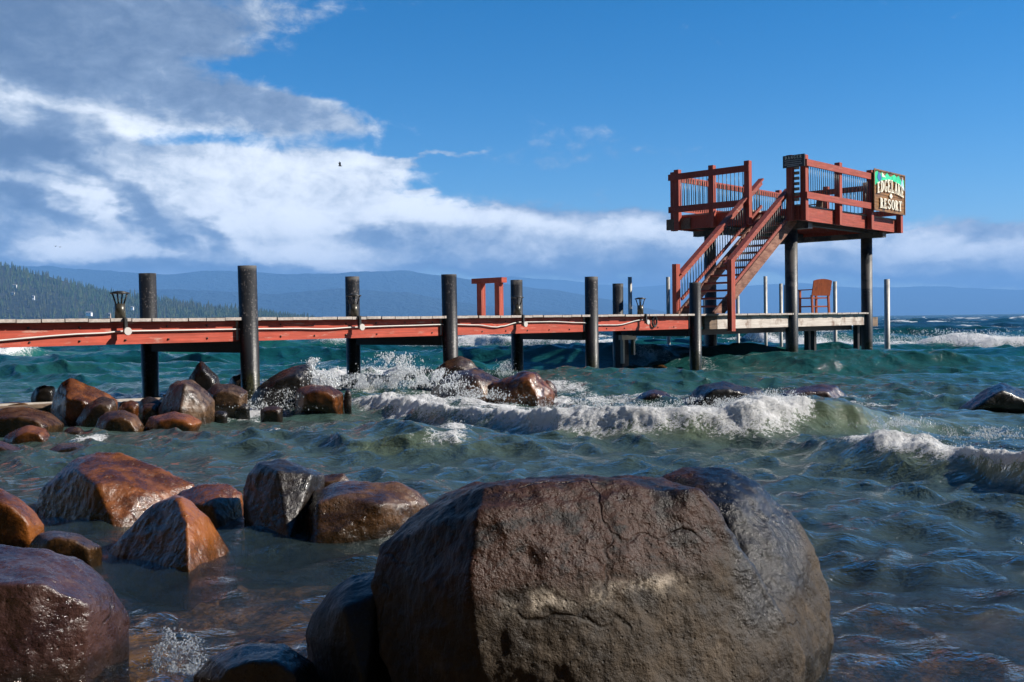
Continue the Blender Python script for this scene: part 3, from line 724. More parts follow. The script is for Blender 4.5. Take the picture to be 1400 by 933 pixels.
for px, w in ((1104, .9), (1112, 1.5), (1171, .35), (1178, 1.0)):
    sx = s_for(px, w); MB().box((sx - .07, w - .07, -2.5), (sx + .07, w + .07, DZ - .05)).build('support_post', M['dark_wood'], pier)
MB().beam((12.6, .5, DZ - .44), (21.3, .5, DZ - .44), .14, .14).build('cross_beam', M['dark_wood'], pier)
MB().box((S2 + .05, .05, DZ - .42), (S2 + .95, .2, DZ - .14)).build('beam_end', M['brown_wood'], pier)
br = MB(); sb = s_for(858, 2.0)
br.box((sb - .3, 1.95, .68), (sb + .3, 2.05, .80)); br.box((sb - .24, 1.96, .1), (sb - .18, 2.04, .68)); br.box((sb + .2, 1.96, .3), (sb + .26, 2.04, .68))
br.build('bracket', M['galv'], pier)
MB().box((sb - .1, 2.1, -1), (sb + .18, 2.3, .8)).build('support_post', M['dark_wood'], pier)
# eye ring on a back pile, brackets at pile joints
LS = [s_for(166), s_for(485.5), s_for(709), s_for(877)]
cpts = []
zc = DZ - .17
ctrl = [(S0, zc - .12), (LS[0] - 2.2, zc - .11), (LS[0] - .3, zc - .02), (LS[0], zc), (FP[0] - 1.0, zc - .0), (FP[0], zc), (FP[0] + .8, zc - .005), (LS[1] - .6, zc - .02), (LS[1], zc), (LS[1] + 1.0, zc + .01), (FP[1], zc + .02),
        (FP[1] + .7, zc), (FP[1] + 1.2, zc - .045), (LS[2] - .5, zc - .03), (LS[2], zc + .04), (LS[2] + .9, zc + .04), (FP[2] - .3, zc + .01), (FP[2] + .3, zc - .045), (FP[2] + .9, zc - .05), (LS[3], zc + .05)]
for (a, za), (b, zb) in zip(ctrl[:-1], ctrl[1:]):
    for k in range(6):
        t = k/6; u = t*t*(3 - 2*t); cpts.append((a + (b - a)*t, -.03, za + (zb - za)*u))
cpts.append((LS[3], -.03, zc + .05))
MB().tube(cpts, .0115, 8).build('conduit', M['white_plastic'], pier)
def mooring_ring():
    t = thing('mooring_ring', 'black rubber ring hanging on the red pier side beside the farthest lamp', 'ring', pw(s_for(893), -.03, DZ - .16), TH)
    mb = MB(); n = 24
    mb.tube([(.085*math.cos(2*math.pi*k/n), -.01, .115*math.sin(2*math.pi*k/n)) for k in range(n + 1)], .022, 8)
    mb.build('ring', M['rubber'], t)
    MB().box((-.02, -.02, .09), (.02, .03, .15)).build('hook', M['lamp'], t)
mooring_ring()
def lamp(s, label):
    t = thing('pier_lamp', label, 'lamp', pw(s, .02, DZ), TH, 'bollard lamps along the pier edge')
    MB().cyl((0, 0, .003), (0, 0, .20), .068, n=20).build('lamp_body', M['lamp_body'], t)
    c = MB()
    for k in range(4):
        a = math.pi/4 + k*math.pi/2
        c.cyl((.055*math.cos(a), .055*math.sin(a), .2), (.098*math.cos(a), .098*math.sin(a), .335), .011, n=8)
    c.build('cage', M['lamp'], t)
    MB().cyl((0, 0, .33), (0, 0, .345), .125, .125, 24).cyl((0, 0, .345), (0, 0, .368), .125, .05, 24).build('cap', M['lamp'], t)
    MB().box((-.02, -.165, -.2), (.02, -.115, -.001)).box((-.02, -.165, 0.001), (.02, -.06, .012)).build('bracket', M['lamp'], t)
    MB().cyl((.0, -.172, -.17), (.0, -.215, -.17), .052, n=18).build('junction_box', M['white_plastic'], t)
lamp(LS[0], 'cap-topped black bollard lamp nearest the shore, standing clear of any pile')
lamp(LS[1], 'bollard lamp in front of the short black pile between the two left tall piles')
lamp(LS[2], 'bollard lamp in front of the black pile beside the small red frame')
lamp(LS[3], 'small bollard lamp farthest out, between thin pole and pier stairs')
def red_frame():
    sf = s_for(688, .9)
    t = thing('timber_gateway', 'small red timber frame of two posts and a top beam standing on the pier', 'gateway', pw(sf, .9, DZ), TH)
    for w in (.10, .60): MB().box((-.06, w - .065, 0.004), (.06, w + .065, .66)).build('post', M['red_post'], t)
    MB().box((-.075, -.05, .662), (.075, .80, .765)).build('top_beam', M['red'], t)
red_frame()

# ------------------------------------------------------------------ viewing tower
Zr = CAM_H                                        # heights below are relative to the eye
tower = thing('viewing_tower', 'raised red timber viewing platform on tall black piles at the pier end', 'tower', PB, TH)
TS0, TS1, TW0, TW1 = 15.8, 22.2, -.7, 3.1
RB, RT = Zr + 2.47, Zr + 2.87
for sx, px in ((16.7, 1083), (21.4, 1185)):
    MB().cyl((sx, .0, -3.2), (sx, .0, RB - .16), .165, n=28).build('pile', M['tower_pile'], tower)
    MB().cyl((sx, W2, -3.2), (sx, W2, RB - .16), .165, n=28).build('pile', M['tower_pile'], tower)
    MB().box((sx - .12, -.55, RB - .158), (sx + .12, 2.98, RB - .005)).build('cross_beam', M['tower_pile'], tower)
for w in (.0, W2): MB().box((16.0, w - .1, RB + .002), (22.1, w + .1, RB + .16)).build('girder', M['dark_wood'], tower)
tj = MB(); s = 16.4
while s < 22: tj.box((s, TW0 + .09, RB + .165), (s + .05, TW1 - .09, RT - .06)); s += .42
tj.build('joist', M['red'], tower)
dk = MB(); s = TS0 + .05
while s < TS1 - .05:
    e = min(s + .145, TS1 - .03)
    if s < 16.5:
        dk.box((s, TW0 + .02, RT - .045), (e - .008, -.42, RT)); dk.box((s, .80, RT - .045), (e - .008, TW1 - .02, RT))
    else: dk.box((s, TW0 + .02, RT - .045), (e - .008, TW1 - .02, RT))
    s = e
dk.build('deck', M['deck_wood'], tower)
for lo, hi in (((TS0, TW0, RB), (TS1, TW0 + .08, RT - .05)), ((TS0, TW1 - .08, RB), (TS1, TW1, RT - .05)), ((TS1 - .08, TW0 + .085, RB), (TS1, TW1 - .085, RT - .05)),
               ((TS0 - .0, .82, RB), (TS0 + .08, TW1 - .085, RT - .05)), ((TS0, TW0 + .085, RB), (TS0 + .08, -.40, RT - .05))):
    MB().box(lo, hi).build('rim_beam', M['red'], tower)
MB().box((TS0 - .06, TW1 - .55, RB + .0), (TS0 - .005, TW1 + .22, RT - .1)).build('beam_end', M['brown_wood'], tower)
PT = Zr + 4.12
def post(s_, w_, z0=RB - .02, z1=PT, a=.075): MB().box((s_ - a, w_ - a, z0), (s_ + a, w_ + a, z1)).build('post', M['red_post'], tower)
FS = [15.93, 17.88, 19.9, 21.95]
for s_ in FS: post(s_, TW0 - .079)
LW = [TW1 - .18, 1.81, .72]
for w_ in LW: post(TS0 - .079, w_)
post(TS0 - .079, -.50)
for s_ in FS: post(s_, TW1 + .079, z1=PT - .02)
for w_ in (.4, 1.7): post(TS1 + .079, w_, z1=PT - .02)
nbal = [0]
def railing(p0, p1, name='railing', single=False, gap=.118, inward=(0, 0), z=(3.0, 3.17, 3.83, 4.0), ext=0.0):
    p0, p1 = Vector((*p0, 0)), Vector((*p1, 0)); ax = (p1 - p0).normalized()
    a0, a1 = p0 - ax*ext, p1 + ax*ext
    mb = MB()
    mb.beam(a0 + Vector((0, 0, Zr + (z[2] + z[3])/2)), a1 + Vector((0, 0, Zr + (z[2] + z[3])/2)), .05, z[3] - z[2])
    mb.beam(a0 + Vector((0, 0, Zr + (z[0] + z[1])/2)), a1 + Vector((0, 0, Zr + (z[0] + z[1])/2)), .05, z[1] - z[0])
    rl = mb.build(name, M['red'], tower)
    off = Vector((*inward, 0)); L = (p1 - p0).length; n = int(L/gap); allb = MB()
    for k in range(1, n):
        q = p0 + ax*(L*k/n) + off
        b = allb if single else MB()
        b.cyl((q.x, q.y, Zr + z[0] + .05), (q.x, q.y, Zr + z[3] - .04), .010, n=8)
        if not single: b.build('baluster', M['baluster'], rl); nbal[0] += 1
    if single: tag(allb.build('baluster', M['baluster'], rl), kind='stuff')
# front railing (outer boards in front of the posts), left, back and end railings
railing((FS[0], TW0 - .181), (FS[2], TW0 - .181), ext=.1, inward=(0, .045))
railing((FS[2] + .11, TW0 - .181), (FS[3] + .1, TW0 - .181), ext=.0, inward=(0, .045), single=True)
railing((TS0 - .182, TW1 - .05), (TS0 - .182, LW[2]), ext=.1, inward=(.06, 0), z=(2.93, 3.1, 3.83, 4.0))
railing((FS[0], TW1 + .0), (FS[3], TW1 + .0), single=True, ext=.1, inward=(0, -.035))
railing((TS1 + .0, TW0 + .1), (TS1 + .0, TW1 - .1), single=True, inward=(-.035, 0))
for k in range(7):
    z = Zr + 2.95 + k*.135
    if k == 0: sp_ = MB()
    sp_.box((TS0 - .03, -.70, z), (TS0 + .03, -.58, z + .075))
sp_.build('spacer_block', M['galv'], tower)
# staircase
SW0, SW1 = -.30, .70; SL = .65; SB = 12.3
st_m = MB()
def sz(s_): return DZ + (s_ - SB)*SL
for w in (SW0, SW1):
    pl = [(SB + .02, DZ + .004), (SB + .47, DZ + .004), (16.38, sz(16.38) - .29), (16.38, sz(16.38) + .03), (SB + .02, sz(SB + .02) + .03)]
    b = len(st_m.v); st_m.v += [(a, w - .03, z) for a, z in pl] + [(a, w + .03, z) for a, z in pl]
    st_m.f += [(0+b, 1+b, 2+b, 3+b, 4+b), (9+b, 8+b, 7+b, 6+b, 5+b)] + [(k+b, (k+1) % 5+b, (k+1) % 5+5+b, k+5+b) for k in range(5)]; st_m.smooth += [False]*7
stair = st_m.build('staircase', M['stringer'], tower)
nt = 14
for k in range(1, nt):
    s_ = SB + k*(4.2/nt); z = DZ + k*(2.73/nt)
    MB().box((s_ - .03, SW0 + .032, z - .042), (s_ + .24, SW1 - .032, z)).build('tread', M['stair_red'], stair)
def hz(s_, off=0): return Zr + 1.36 + (s_ - 12.87)*.665 + off
for w, sa, sb_ in ((SW0 - .06, 12.80, 15.85), (SW1 + .06, 12.50, 16.5)):
    hr = MB(); hr.beam((sa, w, hz(sa) - .06), (sb_, w, hz(sb_) - .06), .15, .045); hr.beam((sa, w, hz(sa) - .15), (sb_, w, hz(sb_) - .15), .045, .12)
    hr.build('handrail', M['stair_red'], stair)
    lr = MB(); lr.beam((sa + .1, w, sz(sa + .1) + .17), (sb_, w, sz(sb_) + .17), .05, .07); lr.build('lower_rail', M['stair_red'], stair)
    n = 32
    for k in range(1, n):
        s_ = sa + (sb_ - sa)*k/n
        MB().cyl((s_, w, sz(s_) + .17), (s_, w, hz(s_) - .17), .010, n=8).build('baluster', M['baluster'], stair)
MB().box((12.87 - .085, SW0 - .21, DZ - .42), (12.87 + .085, SW0 - .09, Zr + 1.36)).build('newel_post', M['red_post'], stair)
MB().box((12.42 - .085, SW1 + .03, DZ + .004), (12.42 + .085, SW1 + .15, Zr + 1.30)).build('newel_post', M['red_post'], stair)
# danger sign, nailed over the two corner posts on the side facing the shore
def glyph(ch):
    T, t = .20, .085; P = []
    bx = lambda a, b, c, d: P.append([(a, b), (c, b), (c, d), (a, d)])
    def arc(cx, cy, rx, ry, ix, iy, a0, a1, n=14):
        for k in range(n):
            u, v = R(a0 + (a1 - a0)*k/n), R(a0 + (a1 - a0)*(k + 1)/n)
            P.append([(cx + rx*math.cos(u), cy + ry*math.sin(u)), (cx + rx*math.cos(v), cy + ry*math.sin(v)), (cx + ix*math.cos(v), cy + iy*math.sin(v)), (cx + ix*math.cos(u), cy + iy*math.sin(u))])
    def dg(x0, y0, x1, y1, w): P.append([(x0 - w/2, y0), (x0 + w/2, y0), (x1 + w/2, y1), (x1 - w/2, y1)])
    def stem(top=True, bot=True):
        bx(.12, 0, .12 + T, 1)
        bx(.03, 0, .12, .06); bx(.03, .94, .12, 1)
        if bot: bx(.12 + T, 0, .42, .06)
        if top: bx(.12 + T, .94, .42, 1)
    if ch in 'EL':
        stem(ch == 'L', False); bx(.32, 0, .72, t); bx(.63, t, .72, .27)
        if ch == 'E': bx(.32, 1 - t, .70, 1); bx(.61, .76, .70, 1 - t); bx(.32, .46, .54, .54); bx(.48, .38, .54, .62)
    elif ch == 'D': stem(False, False); arc(.26, .5, .52, .5, .30, .42, -90, 90)
    elif ch == 'G': arc(.44, .5, .42, .5, .22, .42, 50, 320); bx(.56, .08, .76, .42); bx(.48, .38, .84, .45); bx(.66, .72, .76, .97)
    elif ch == 'A': dg(.12, 0, .42, 1, .10); dg(.68, 0, .40, 1, .2); bx(.24, .28, .60, .36); bx(0, 0, .26, .06); bx(.52, 0, .84, .06)
    elif ch == 'K': stem(); dg(.32, .42, .68, .96, .1); dg(.68, .04, .40, .58, .2); bx(.55, .94, .84, 1); bx(.52, 0, .86, .06)
    elif ch == 'R': stem(False); arc(.30, .73, .38, .27, .18, .19, -90, 90); dg(.68, .04, .42, .50, .2); bx(.58, 0, .84, .06)
    elif ch == 'S': arc(.40, .735, .32, .265, .16, .17, 25, 270); arc(.40, .285, .34, .285, .16, .17, -155, 90); bx(.60, .70, .68, .95); bx(.08, .05, .16, .32)
    elif ch == 'O': arc(.42, .5, .42, .5, .21, .42, 0, 360, 24)
    elif ch == 'T': bx(.32, 0, .52, 1); bx(.02, 1 - t, .82, 1); bx(.02, .74, .10, 1 - t); bx(.74, .74, .82, 1 - t); bx(.2, 0, .32, .06); bx(.52, 0, .64, .06)
    elif ch == 'N': bx(.1, 0, .22, 1); bx(.62, 0, .74, 1); dg(.66, 0, .18, 1, .16)
    return P
def danger_sign():
    # local x runs from the far edge to the near edge as read from the shore
    t = thing('warning_sign', 'small dark warning sign nailed across the two corner posts of the tower', 'sign', pw(TS0 - .185, -.36, Zr + 3.79), TH - math.pi/2)
    w, h = .60, .31
    MB().poly([(0, 0), (w, 0), (w, h), (0, h)], .02).build('board', M['sign_dark'], t)
    for i, ch in enumerate('DANGER'):
        word = MB()
        for pl in glyph(ch): word.poly([(.06 + i*.081 + x*.07, .215 + y*.075, -.021) for x, y in pl], .006)
        word.build('letter', M['letter'], t)
    rule = MB()
    for z, x0, x1 in ((.165, .05, .52), (.115, .07, .50), (.065, .05, .53), (.025, .12, .45)):
        rule.poly([(x0, z, -.021), (x1, z, -.021), (x1, z + .022, -.021), (x0, z + .022, -.021)], .004)
    rule.build('worn_lines', M['sign_grey'], t)
danger_sign()
def resort_sign():
    t = thing('resort_sign', 'carved wooden resort name sign with emerald mountains and cream letters on tower railing', 'sign', pw(19.76, TW0 - .212, Zr + 2.99), TH)
    w, h = 2.12, 1.12
    bd = MB(); nb = 5
    for k in range(nb): bd.poly([(0, h*k/nb), (w, h*k/nb), (w, h*(k + 1)/nb - .008), (0, h*(k + 1)/nb - .008)], .045)
    bd.build('board', M['sign_wood'], t)
    fr = MB()
    for a, b, c, d in ((-.03, -.03, w + .03, .012), (-.03, h - .012, w + .03, h + .03), (-.03, .012, .012, h - .012), (w - .012, .012, w + .03, h - .012)):
        fr.poly([(a, b, -.0455), (c, b, -.0455), (c, d, -.0455), (a, d, -.0455)], .02)
    fr.build('frame', M['sign_wood'], t)
    def arch(u): return 1 - (2*u - 1)**2
    # green range above the arch of the name, one clean outline per slope
    g = MB()
    tops = [(.015, .93), (.09, .985), (.17, .90), (.24, .98), (.33, .90), (.41, .985), (.50, .90), (.57, .93), (.65, .985), (.72, .93), (.80, .98), (.88, .86), (.985, .90)]
    for (a, ya), (b, yb) in zip(tops[:-1], tops[1:]):
        la, lb = .60 + .22*arch(a), .60 + .22*arch(b)
        if ya > la and yb > lb or True:
            g.poly([(a*w, min(la, ya - .03)*h, -.047), (b*w, min(lb, yb - .03)*h, -.047), (b*w, yb*h, -.047), (a*w, ya*h, -.047)], .008)
    g.build('mountain_relief', M['green'], t)
    bl = MB()
    for cx, y0, y1, hw in ((.155, .70, .97, .07),):
        bl.poly([((cx - hw)*w, (y0 + .12)*h, -.057), (cx*w, y0*h, -.057), ((cx + hw)*w, (y0 + .12)*h, -.057), ((cx + hw*.5)*w, (y1 - .06)*h, -.057), ((cx - hw*.4)*w, y1*h, -.057)], .006)
    bl.build('blue_tree', M['blue'], t)
    MB().poly([(.23*w, .97*h, -.057), (.24*w, .86*h, -.057), (.36*w, .86*h, -.057)], .006).build('white_peak', M['letter'], t)
    MB().poly([(.85*w, .64*h, -.057), (.985*w, .62*h, -.057), (.91*w, .97*h, -.057)], .006).build('pale_tree', M['pale_blue'], t)
    def word(txt, x0, x1, fn, name):
        n = len(txt); cw = (x1 - x0)/n
        for i, ch in enumerate(txt):
            mb = MB()
            for pl in glyph(ch):
                pts = []
                for x, y in pl:
                    u = x0 + cw*(i + .04 + x*1.08); lo, hi = fn(u); pts.append((u*w, (lo + (hi - lo)*y)*h, -.064))
                mb.poly(pts, .022)
            mb.build(name, M['letter'], t)
    word('EDGELAKE', .055, .955, lambda u: (.395 + .10*arch(u), .625 + .195*arch(u)), 'letter')
    word('RESORT', .14, .88, lambda u: (.06, .315), 'letter')
    MB().poly([(.505*w, .325*h, -.064), (.555*w, .402*h, -.064), (.505*w, .479*h, -.064), (.455*w, .402*h, -.064)], .022).build('diamond', M['letter'], t)
resort_sign()

# chairs
def chair(name, label, loc, rz, cm=None):
    cm = cm or M['chair_wood']
    t = thing(name, label, 'chair', loc, rz)
    W = .33
    bk = MB(); n = 9
    # curved-top slatted back, leaning backwards (local -y is behind the sitter)
    top = []
    for k in range(13):
        u = -1 + k/6; top.append((u*W, .93 + .05*(1 - u*u)))
    pts = [(-W, .50), (W, .50)] + top[::-1]
    bk.v = []; 
    b = len(bk.v); m = len(pts)
    for yo in (0, .03):
        for x, z in pts: bk.v.append((x, -.27 - (z - .45)*.22 - yo, z))
    bk.f.append(tuple(range(m))); bk.f.append(tuple(range(2*m - 1, m - 1, -1)))
    for k in range(m): j = (k + 1) % m; bk.f.append((k, j, m + j, m + k))
    bk.smooth = [False]*len(bk.f)
    bk.build('backrest', cm, t)
    MB().box((-W, -.28, .42), (W, .28, .455)).build('seat', cm, t)
    for sx in (-1, 1):
        MB().beam((sx*(W - .03), -.30, 0), (sx*(W - .03), -.27, .52), .055, .055, (0, 1, 0)).build('leg', cm, t)
        MB().box((sx*(W - .03) - .03, .22, 0), (sx*(W - .03) + .03, .28, .66)).build('leg', cm, t)
        MB().box((sx*(W - .02) - .045, -.34, .662), (sx*(W - .02) + .045, .32, .69)).build('armrest', cm, t)
    MB().box((-W + .06, -.30, .17), (W - .06, -.27, .21)).box((-W + .0, -.25, .17), (-W + .05, .21, .21)).box((W - .05, -.25, .17), (W - .0, .21, .21)).build('stretcher', cm, t)
    return t
cs = s_for(1113, .75)
chair('wooden_chair', 'orange-brown wooden armchair seen from behind on the low end of the pier', pw(cs, .75, DZ), R(24))
ch2 = chair('wooden_chair', 'wooden armchair up on the tower platform behind the front railing', pw(s_for(1113, 2.2), 2.2, RT), R(40), M['brown_wood'])

# mooring poles
for px, ty, Y, r_, lab in ((862, 379, 27.5, .055, 'slim grey pole between the ringed black pile and the farthest bollard lamp'),
        (914, 379, 33, .062, 'slim grey pole just left of the tower stairs'),
        (964, 408, 36, .06, 'pale slim pole seen through the lower treads of the stairs'),
        (1009, 405, 36, .06, 'short pale pole under the stairs, right of the near newel post'),
        (1047, 378, 36, .065, 'tall pale pole under the tower between stairs and front pile'),
        (1068, 388, 36, .06, 'pale pole just left of the thick front tower pile'),
        (1074, 390, 40, .055, 'thin grey pole almost hidden by the thick front tower pile'),
        (1142, 385, 36, .068, 'pale pole between the wooden chair and the right tower pile'),
        (1213, 382, 35.5, .095, 'thickest pale pole, alone to the right of the tower')):
    g = at(px, 460, Y); topz = at(px, ty, Y).z
    o = MB().cyl((0, 0, -3), (0, 0, topz), r_, n=16).build('mooring_pole', M['galv'])
    o.location = (g.x, g.y, 0)
    tag(o, lab, 'pole', 'slim mooring poles around the pier end')

# ------------------------------------------------------------------ boulders
def hull_mesh(sets):
    "union of convex hulls of point sets (world points), as one bmesh"
    bm = bmesh.new()
    for pts in sets:
        b2 = bmesh.new()
        for p in pts: b2.verts.new(p)
        r = bmesh.ops.convex_hull(b2, input=b2.verts)
        junk = [v for v in b2.verts if not v.link_faces]
        bmesh.ops.delete(b2, geom=junk, context='VERTS')
        bmesh.ops.recalc_face_normals(b2, faces=b2.faces)
        me = bpy.data.meshes.new('tmp'); b2.to_mesh(me); b2.free(); bm.from_mesh(me); bpy.data.meshes.remove(me)
    return bm
def make_rock(sets, label, mat, smooth=6, amp=.05, freq=2.2, crack=.4, voxel=None, name='boulder', group='boulders along the lake shore', fine=1.0, pits=1.0):
    bm = hull_mesh(sets)
    co = [v.co.copy() for v in bm.verts]
    lo = Vector([min(c[i] for c in co) for i in range(3)]); hi = Vector([max(c[i] for c in co) for i in range(3)])
    org = Vector(((lo.x + hi.x)/2, (lo.y + hi.y)/2, 0.0)); size = (hi - lo).length
    bmesh.ops.translate(bm, verts=bm.verts, vec=-org)
    me = bpy.data.meshes.new(name); bm.to_mesh(me); bm.free()
    o = link_mesh(name, me, mat)
    vx = voxel or max(.006, org.y/F*2.3)
    md = o.modifiers.new('r', 'REMESH'); md.mode = 'VOXEL'; md.voxel_size = vx
    m2 = o.modifiers.new('s', 'SMOOTH'); m2.factor = .6; m2.iterations = max(1, int(smooth))
    dg = bpy.context.evaluated_depsgraph_get(); dg.update()
    ne = bpy.data.meshes.new_from_object(o.evaluated_get(dg)); o.modifiers.clear()
    old = o.data; o.data = ne; bpy.data.meshes.remove(old); ne.name = name
    nv = len(ne.vertices); V = np.empty(nv*3, np.float32); ne.vertices.foreach_get('co', V); V = V.reshape(-1, 3).astype(float)
    Nn = np.empty(nv*3, np.float32); ne.vertices.foreach_get('normal', Nn); Nn = Nn.reshape(-1, 3)
    sd = (abs(hash(label)) % 1000) if False else (sum(ord(c)*(i + 1) for i, c in enumerate(label)) % 997)*.37
    fr = freq/size*2
    d = fbm(V*fr + sd, 4)*amp*1.3 + fbm(V*fr*2.6 + sd + 9, 4, ridge=True)*amp*crack*.8
    d += fbm(V*fr*9 + sd, 4, .55)*amp*.22*fine
    pit = fbm(V*fr*14 + sd + 3, 3)
    d -= np.clip(pit - .12, 0, 1)*amp*.45*fine*pits
    V = V + Nn*(d*size)[:, None]
    ne.vertices.foreach_set('co', V.astype(np.float32).ravel())
    ne.polygons.foreach_set('use_smooth', [True]*len(ne.polygons)); ne.update()
    if not ne.materials: ne.materials.append(mat)
    o.location = org
    tag(o, label, 'boulder', group); return o
def pts3(L): return [at(px, py, Y) for px, py, Y in L]
def rock_px(outline, Y, label, mat, ridge=(), depth=None, front=.6, **kw):
    "outline at mid depth, a smaller ring in front and behind, extra ridge points (px, py, Y offset); foot goes under water"
    xs = [p[0] for p in outline]; ys = [p[1] for p in outline]
    cx, cy = (min(xs) + max(xs))/2, (min(ys) + max(ys))/2
    Wm = (max(xs) - min(xs))/F*Y; dp = depth or Wm*.42
    P = [at(x, y, Y) for x, y in outline]
    if not ridge:
        P += [at(cx + (x - cx)*front, cy + (y - cy)*front + 4, Y - dp*.85) for x, y in outline]
    P += [at(x, y, Y + o_) for x, y, o_ in ridge]
    P += [at(cx + (x - cx)*.72, cy + (y - cy)*.55, Y + dp) for x, y in outline]
    yb = max(ys)
    for x, y in outline:
        if y > cy:
            q = at(x, y, Y); P.append(Vector((q.x, q.y, -.35)))
    for x, y, o_ in ridge:
        if y > cy: q = at(x, y, Y + o_); P.append(Vector((q.x, q.y, -.35)))
    return make_rock([P], label, mat, **kw)

# the big one in the foreground: main block plus the darker shoulder behind it on the right
make_rock([
    pts3([(512, 800, 3.25), (524, 748, 3.3), (560, 712, 3.4), (604, 680, 3.5), (650, 661, 3.5), (750, 653, 3.5), (905, 653, 3.5), (955, 672, 3.3),
          (655, 700, 2.92), (662, 668, 3.04), (800, 661, 3.10), (955, 676, 3.14), (645, 800, 2.82), (655, 890, 2.78), (800, 800, 2.88), (962, 800, 3.02), (968, 712, 3.12),
          (520, 880, 3.15), (555, 985, 3.0), (640, 1020, 2.8), (960, 1020, 2.8), (1050, 1000, 3.0), (1040, 900, 3.0), (1000, 830, 3.04), (1072, 845, 3.1), (1098, 900, 3.14), (1100, 985, 3.12),
          (600, 690, 3.9), (900, 670, 4.0), (560, 980, 3.8), (1040, 980, 3.9)]),
    pts3([(905, 655, 3.75), (935, 641, 3.8), (985, 644, 3.8), (1040, 664, 3.75), (1085, 710, 3.7), (1112, 752, 3.65), (1128, 810, 3.6), (1135, 880, 3.55), (1122, 960, 3.5),
          (968, 700, 3.5), (1000, 690, 3.5), (1050, 740, 3.44), (1085, 800, 3.36), (985, 800, 3.3), (1060, 870, 3.16), (1095, 900, 3.25), (1070, 985, 3.15), (960, 985, 3.2),
          (940, 660, 4.3), (1080, 730, 4.2), (1110, 960, 4.1), (900, 950, 4.1)])],
    'largest foreground boulder, rust and brown with chalky waterline and black right shoulder', M['rock_big'], smooth=1, amp=.019, freq=3.2, crack=.6, voxel=.0075, fine=1.2, pits=.25)
rock_px([(417, 868), (428, 838), (450, 808), (480, 788), (515, 780), (545, 800), (560, 990), (470, 990), (432, 925)], 3.45, 'dull slate-grey boulder tucked against the left side of the largest boulder', M['rock_grey'],
        ridge=[(470, 830, -.25), (515, 812, -.2), (500, 960, -.35), (450, 880, -.2)], smooth=8, amp=.02)
rock_px([(-140, 800), (-60, 752), (0, 744), (60, 749), (110, 764), (150, 800), (176, 842), (165, 872), (120, 905), (60, 940), (-60, 980), (-150, 960)], 3.7, 'wide purple-brown boulder in the bottom left corner, glazed with running water', M['rock_purple'],
        ridge=[(-60, 800, -.4), (60, 800, -.36), (120, 828, -.28), (110, 875, -.3), (0, 960, -.45), (-80, 980, -.5)], smooth=9, amp=.022)
rock_px([(262, 925), (285, 898), (330, 882), (390, 880), (430, 905), (450, 960), (270, 985)], 3.25, 'low black boulder awash at the bottom edge, left of the slate-grey boulder', M['rock_dark'], smooth=9, amp=.02)
rock_px([(46, 694), (58, 668), (98, 632), (135, 616), (168, 622), (205, 641), (240, 650), (266, 662), (258, 690), (200, 720), (160, 728), (80, 728), (48, 715)], 6.65, 'humped orange-brown boulder with a black left face and glistening right face', M['rock_orange'],
        ridge=[(104, 642, -.22), (135, 665, -.42), (160, 732, -.62), (120, 738, -.5), (70, 728, -.25), (190, 680, -.38), (215, 700, -.34)], smooth=6, amp=.028)
rock_px([(138, 770), (150, 748), (178, 720), (212, 690), (240, 678), (262, 684), (285, 705), (305, 738), (323, 766), (312, 776), (250, 782), (160, 780)], 5.4, 'pointed boulder with black left face and wet orange right face, nearest of the left cluster', M['rock_orange'],
        ridge=[(244, 683, -.1), (256, 715, -.28), (258, 780, -.46), (205, 750, -.18), (165, 778, -.1)], smooth=5, amp=.028)
rock_px([(225, 690), (245, 672), (275, 662), (312, 660), (334, 674), (330, 705), (312, 728), (240, 728)], 6.3, 'rounded red-brown boulder behind the pointed one, left of the squared black boulder', M['rock_orange'], ridge=[(290, 690, -.25), (300, 725, -.3), (250, 690, -.15)], smooth=8, amp=.022)
rock_px([(332, 668), (338, 648), (352, 632), (386, 629), (420, 642), (442, 650), (440, 690), (410, 742), (360, 740), (336, 715)], 6.05, 'squared black boulder standing upright behind the glistening brown block', M['rock_dark'],
        ridge=[(380, 645, -.22), (425, 650, -.18), (395, 740, -.45), (350, 735, -.25)], smooth=3, amp=.022, crack=1.0)
rock_px([(425, 655), (440, 648), (470, 646), (480, 658), (470, 690), (430, 690)], 6.3, 'small flat-topped brown stone wedged behind the glistening brown block', M['rock_brown'], smooth=3, amp=.03)
rock_px([(400, 740), (412, 700), (432, 672), (462, 660), (500, 657), (542, 660), (570, 672), (588, 690), (578, 706), (540, 728), (470, 744), (430, 746)], 5.9, 'glistening brown block-shaped boulder with angular left edge, middle of the shallows', M['rock_brown'],
        ridge=[(436, 690, -.30), (465, 680, -.28), (520, 690, -.32), (432, 748, -.42), (480, 745, -.38), (550, 715, -.2), (560, 690, -.15)], smooth=4, amp=.022, crack=.8)
rock_px([(-50, 690), (-20, 670), (0, 668), (28, 682), (50, 702), (61, 718), (55, 735), (34, 745), (-40, 745)], 5.5, 'bright orange rounded boulder cut by the left edge of the photo', M['rock_orange'], smooth=9, amp=.02)
rock_px([(40, 745), (52, 730), (72, 724), (110, 730), (140, 748), (130, 760), (60, 762)], 5.2, 'low dark brown stone between bright orange and pointed boulders', M['rock_brown'], smooth=8, amp=.02)
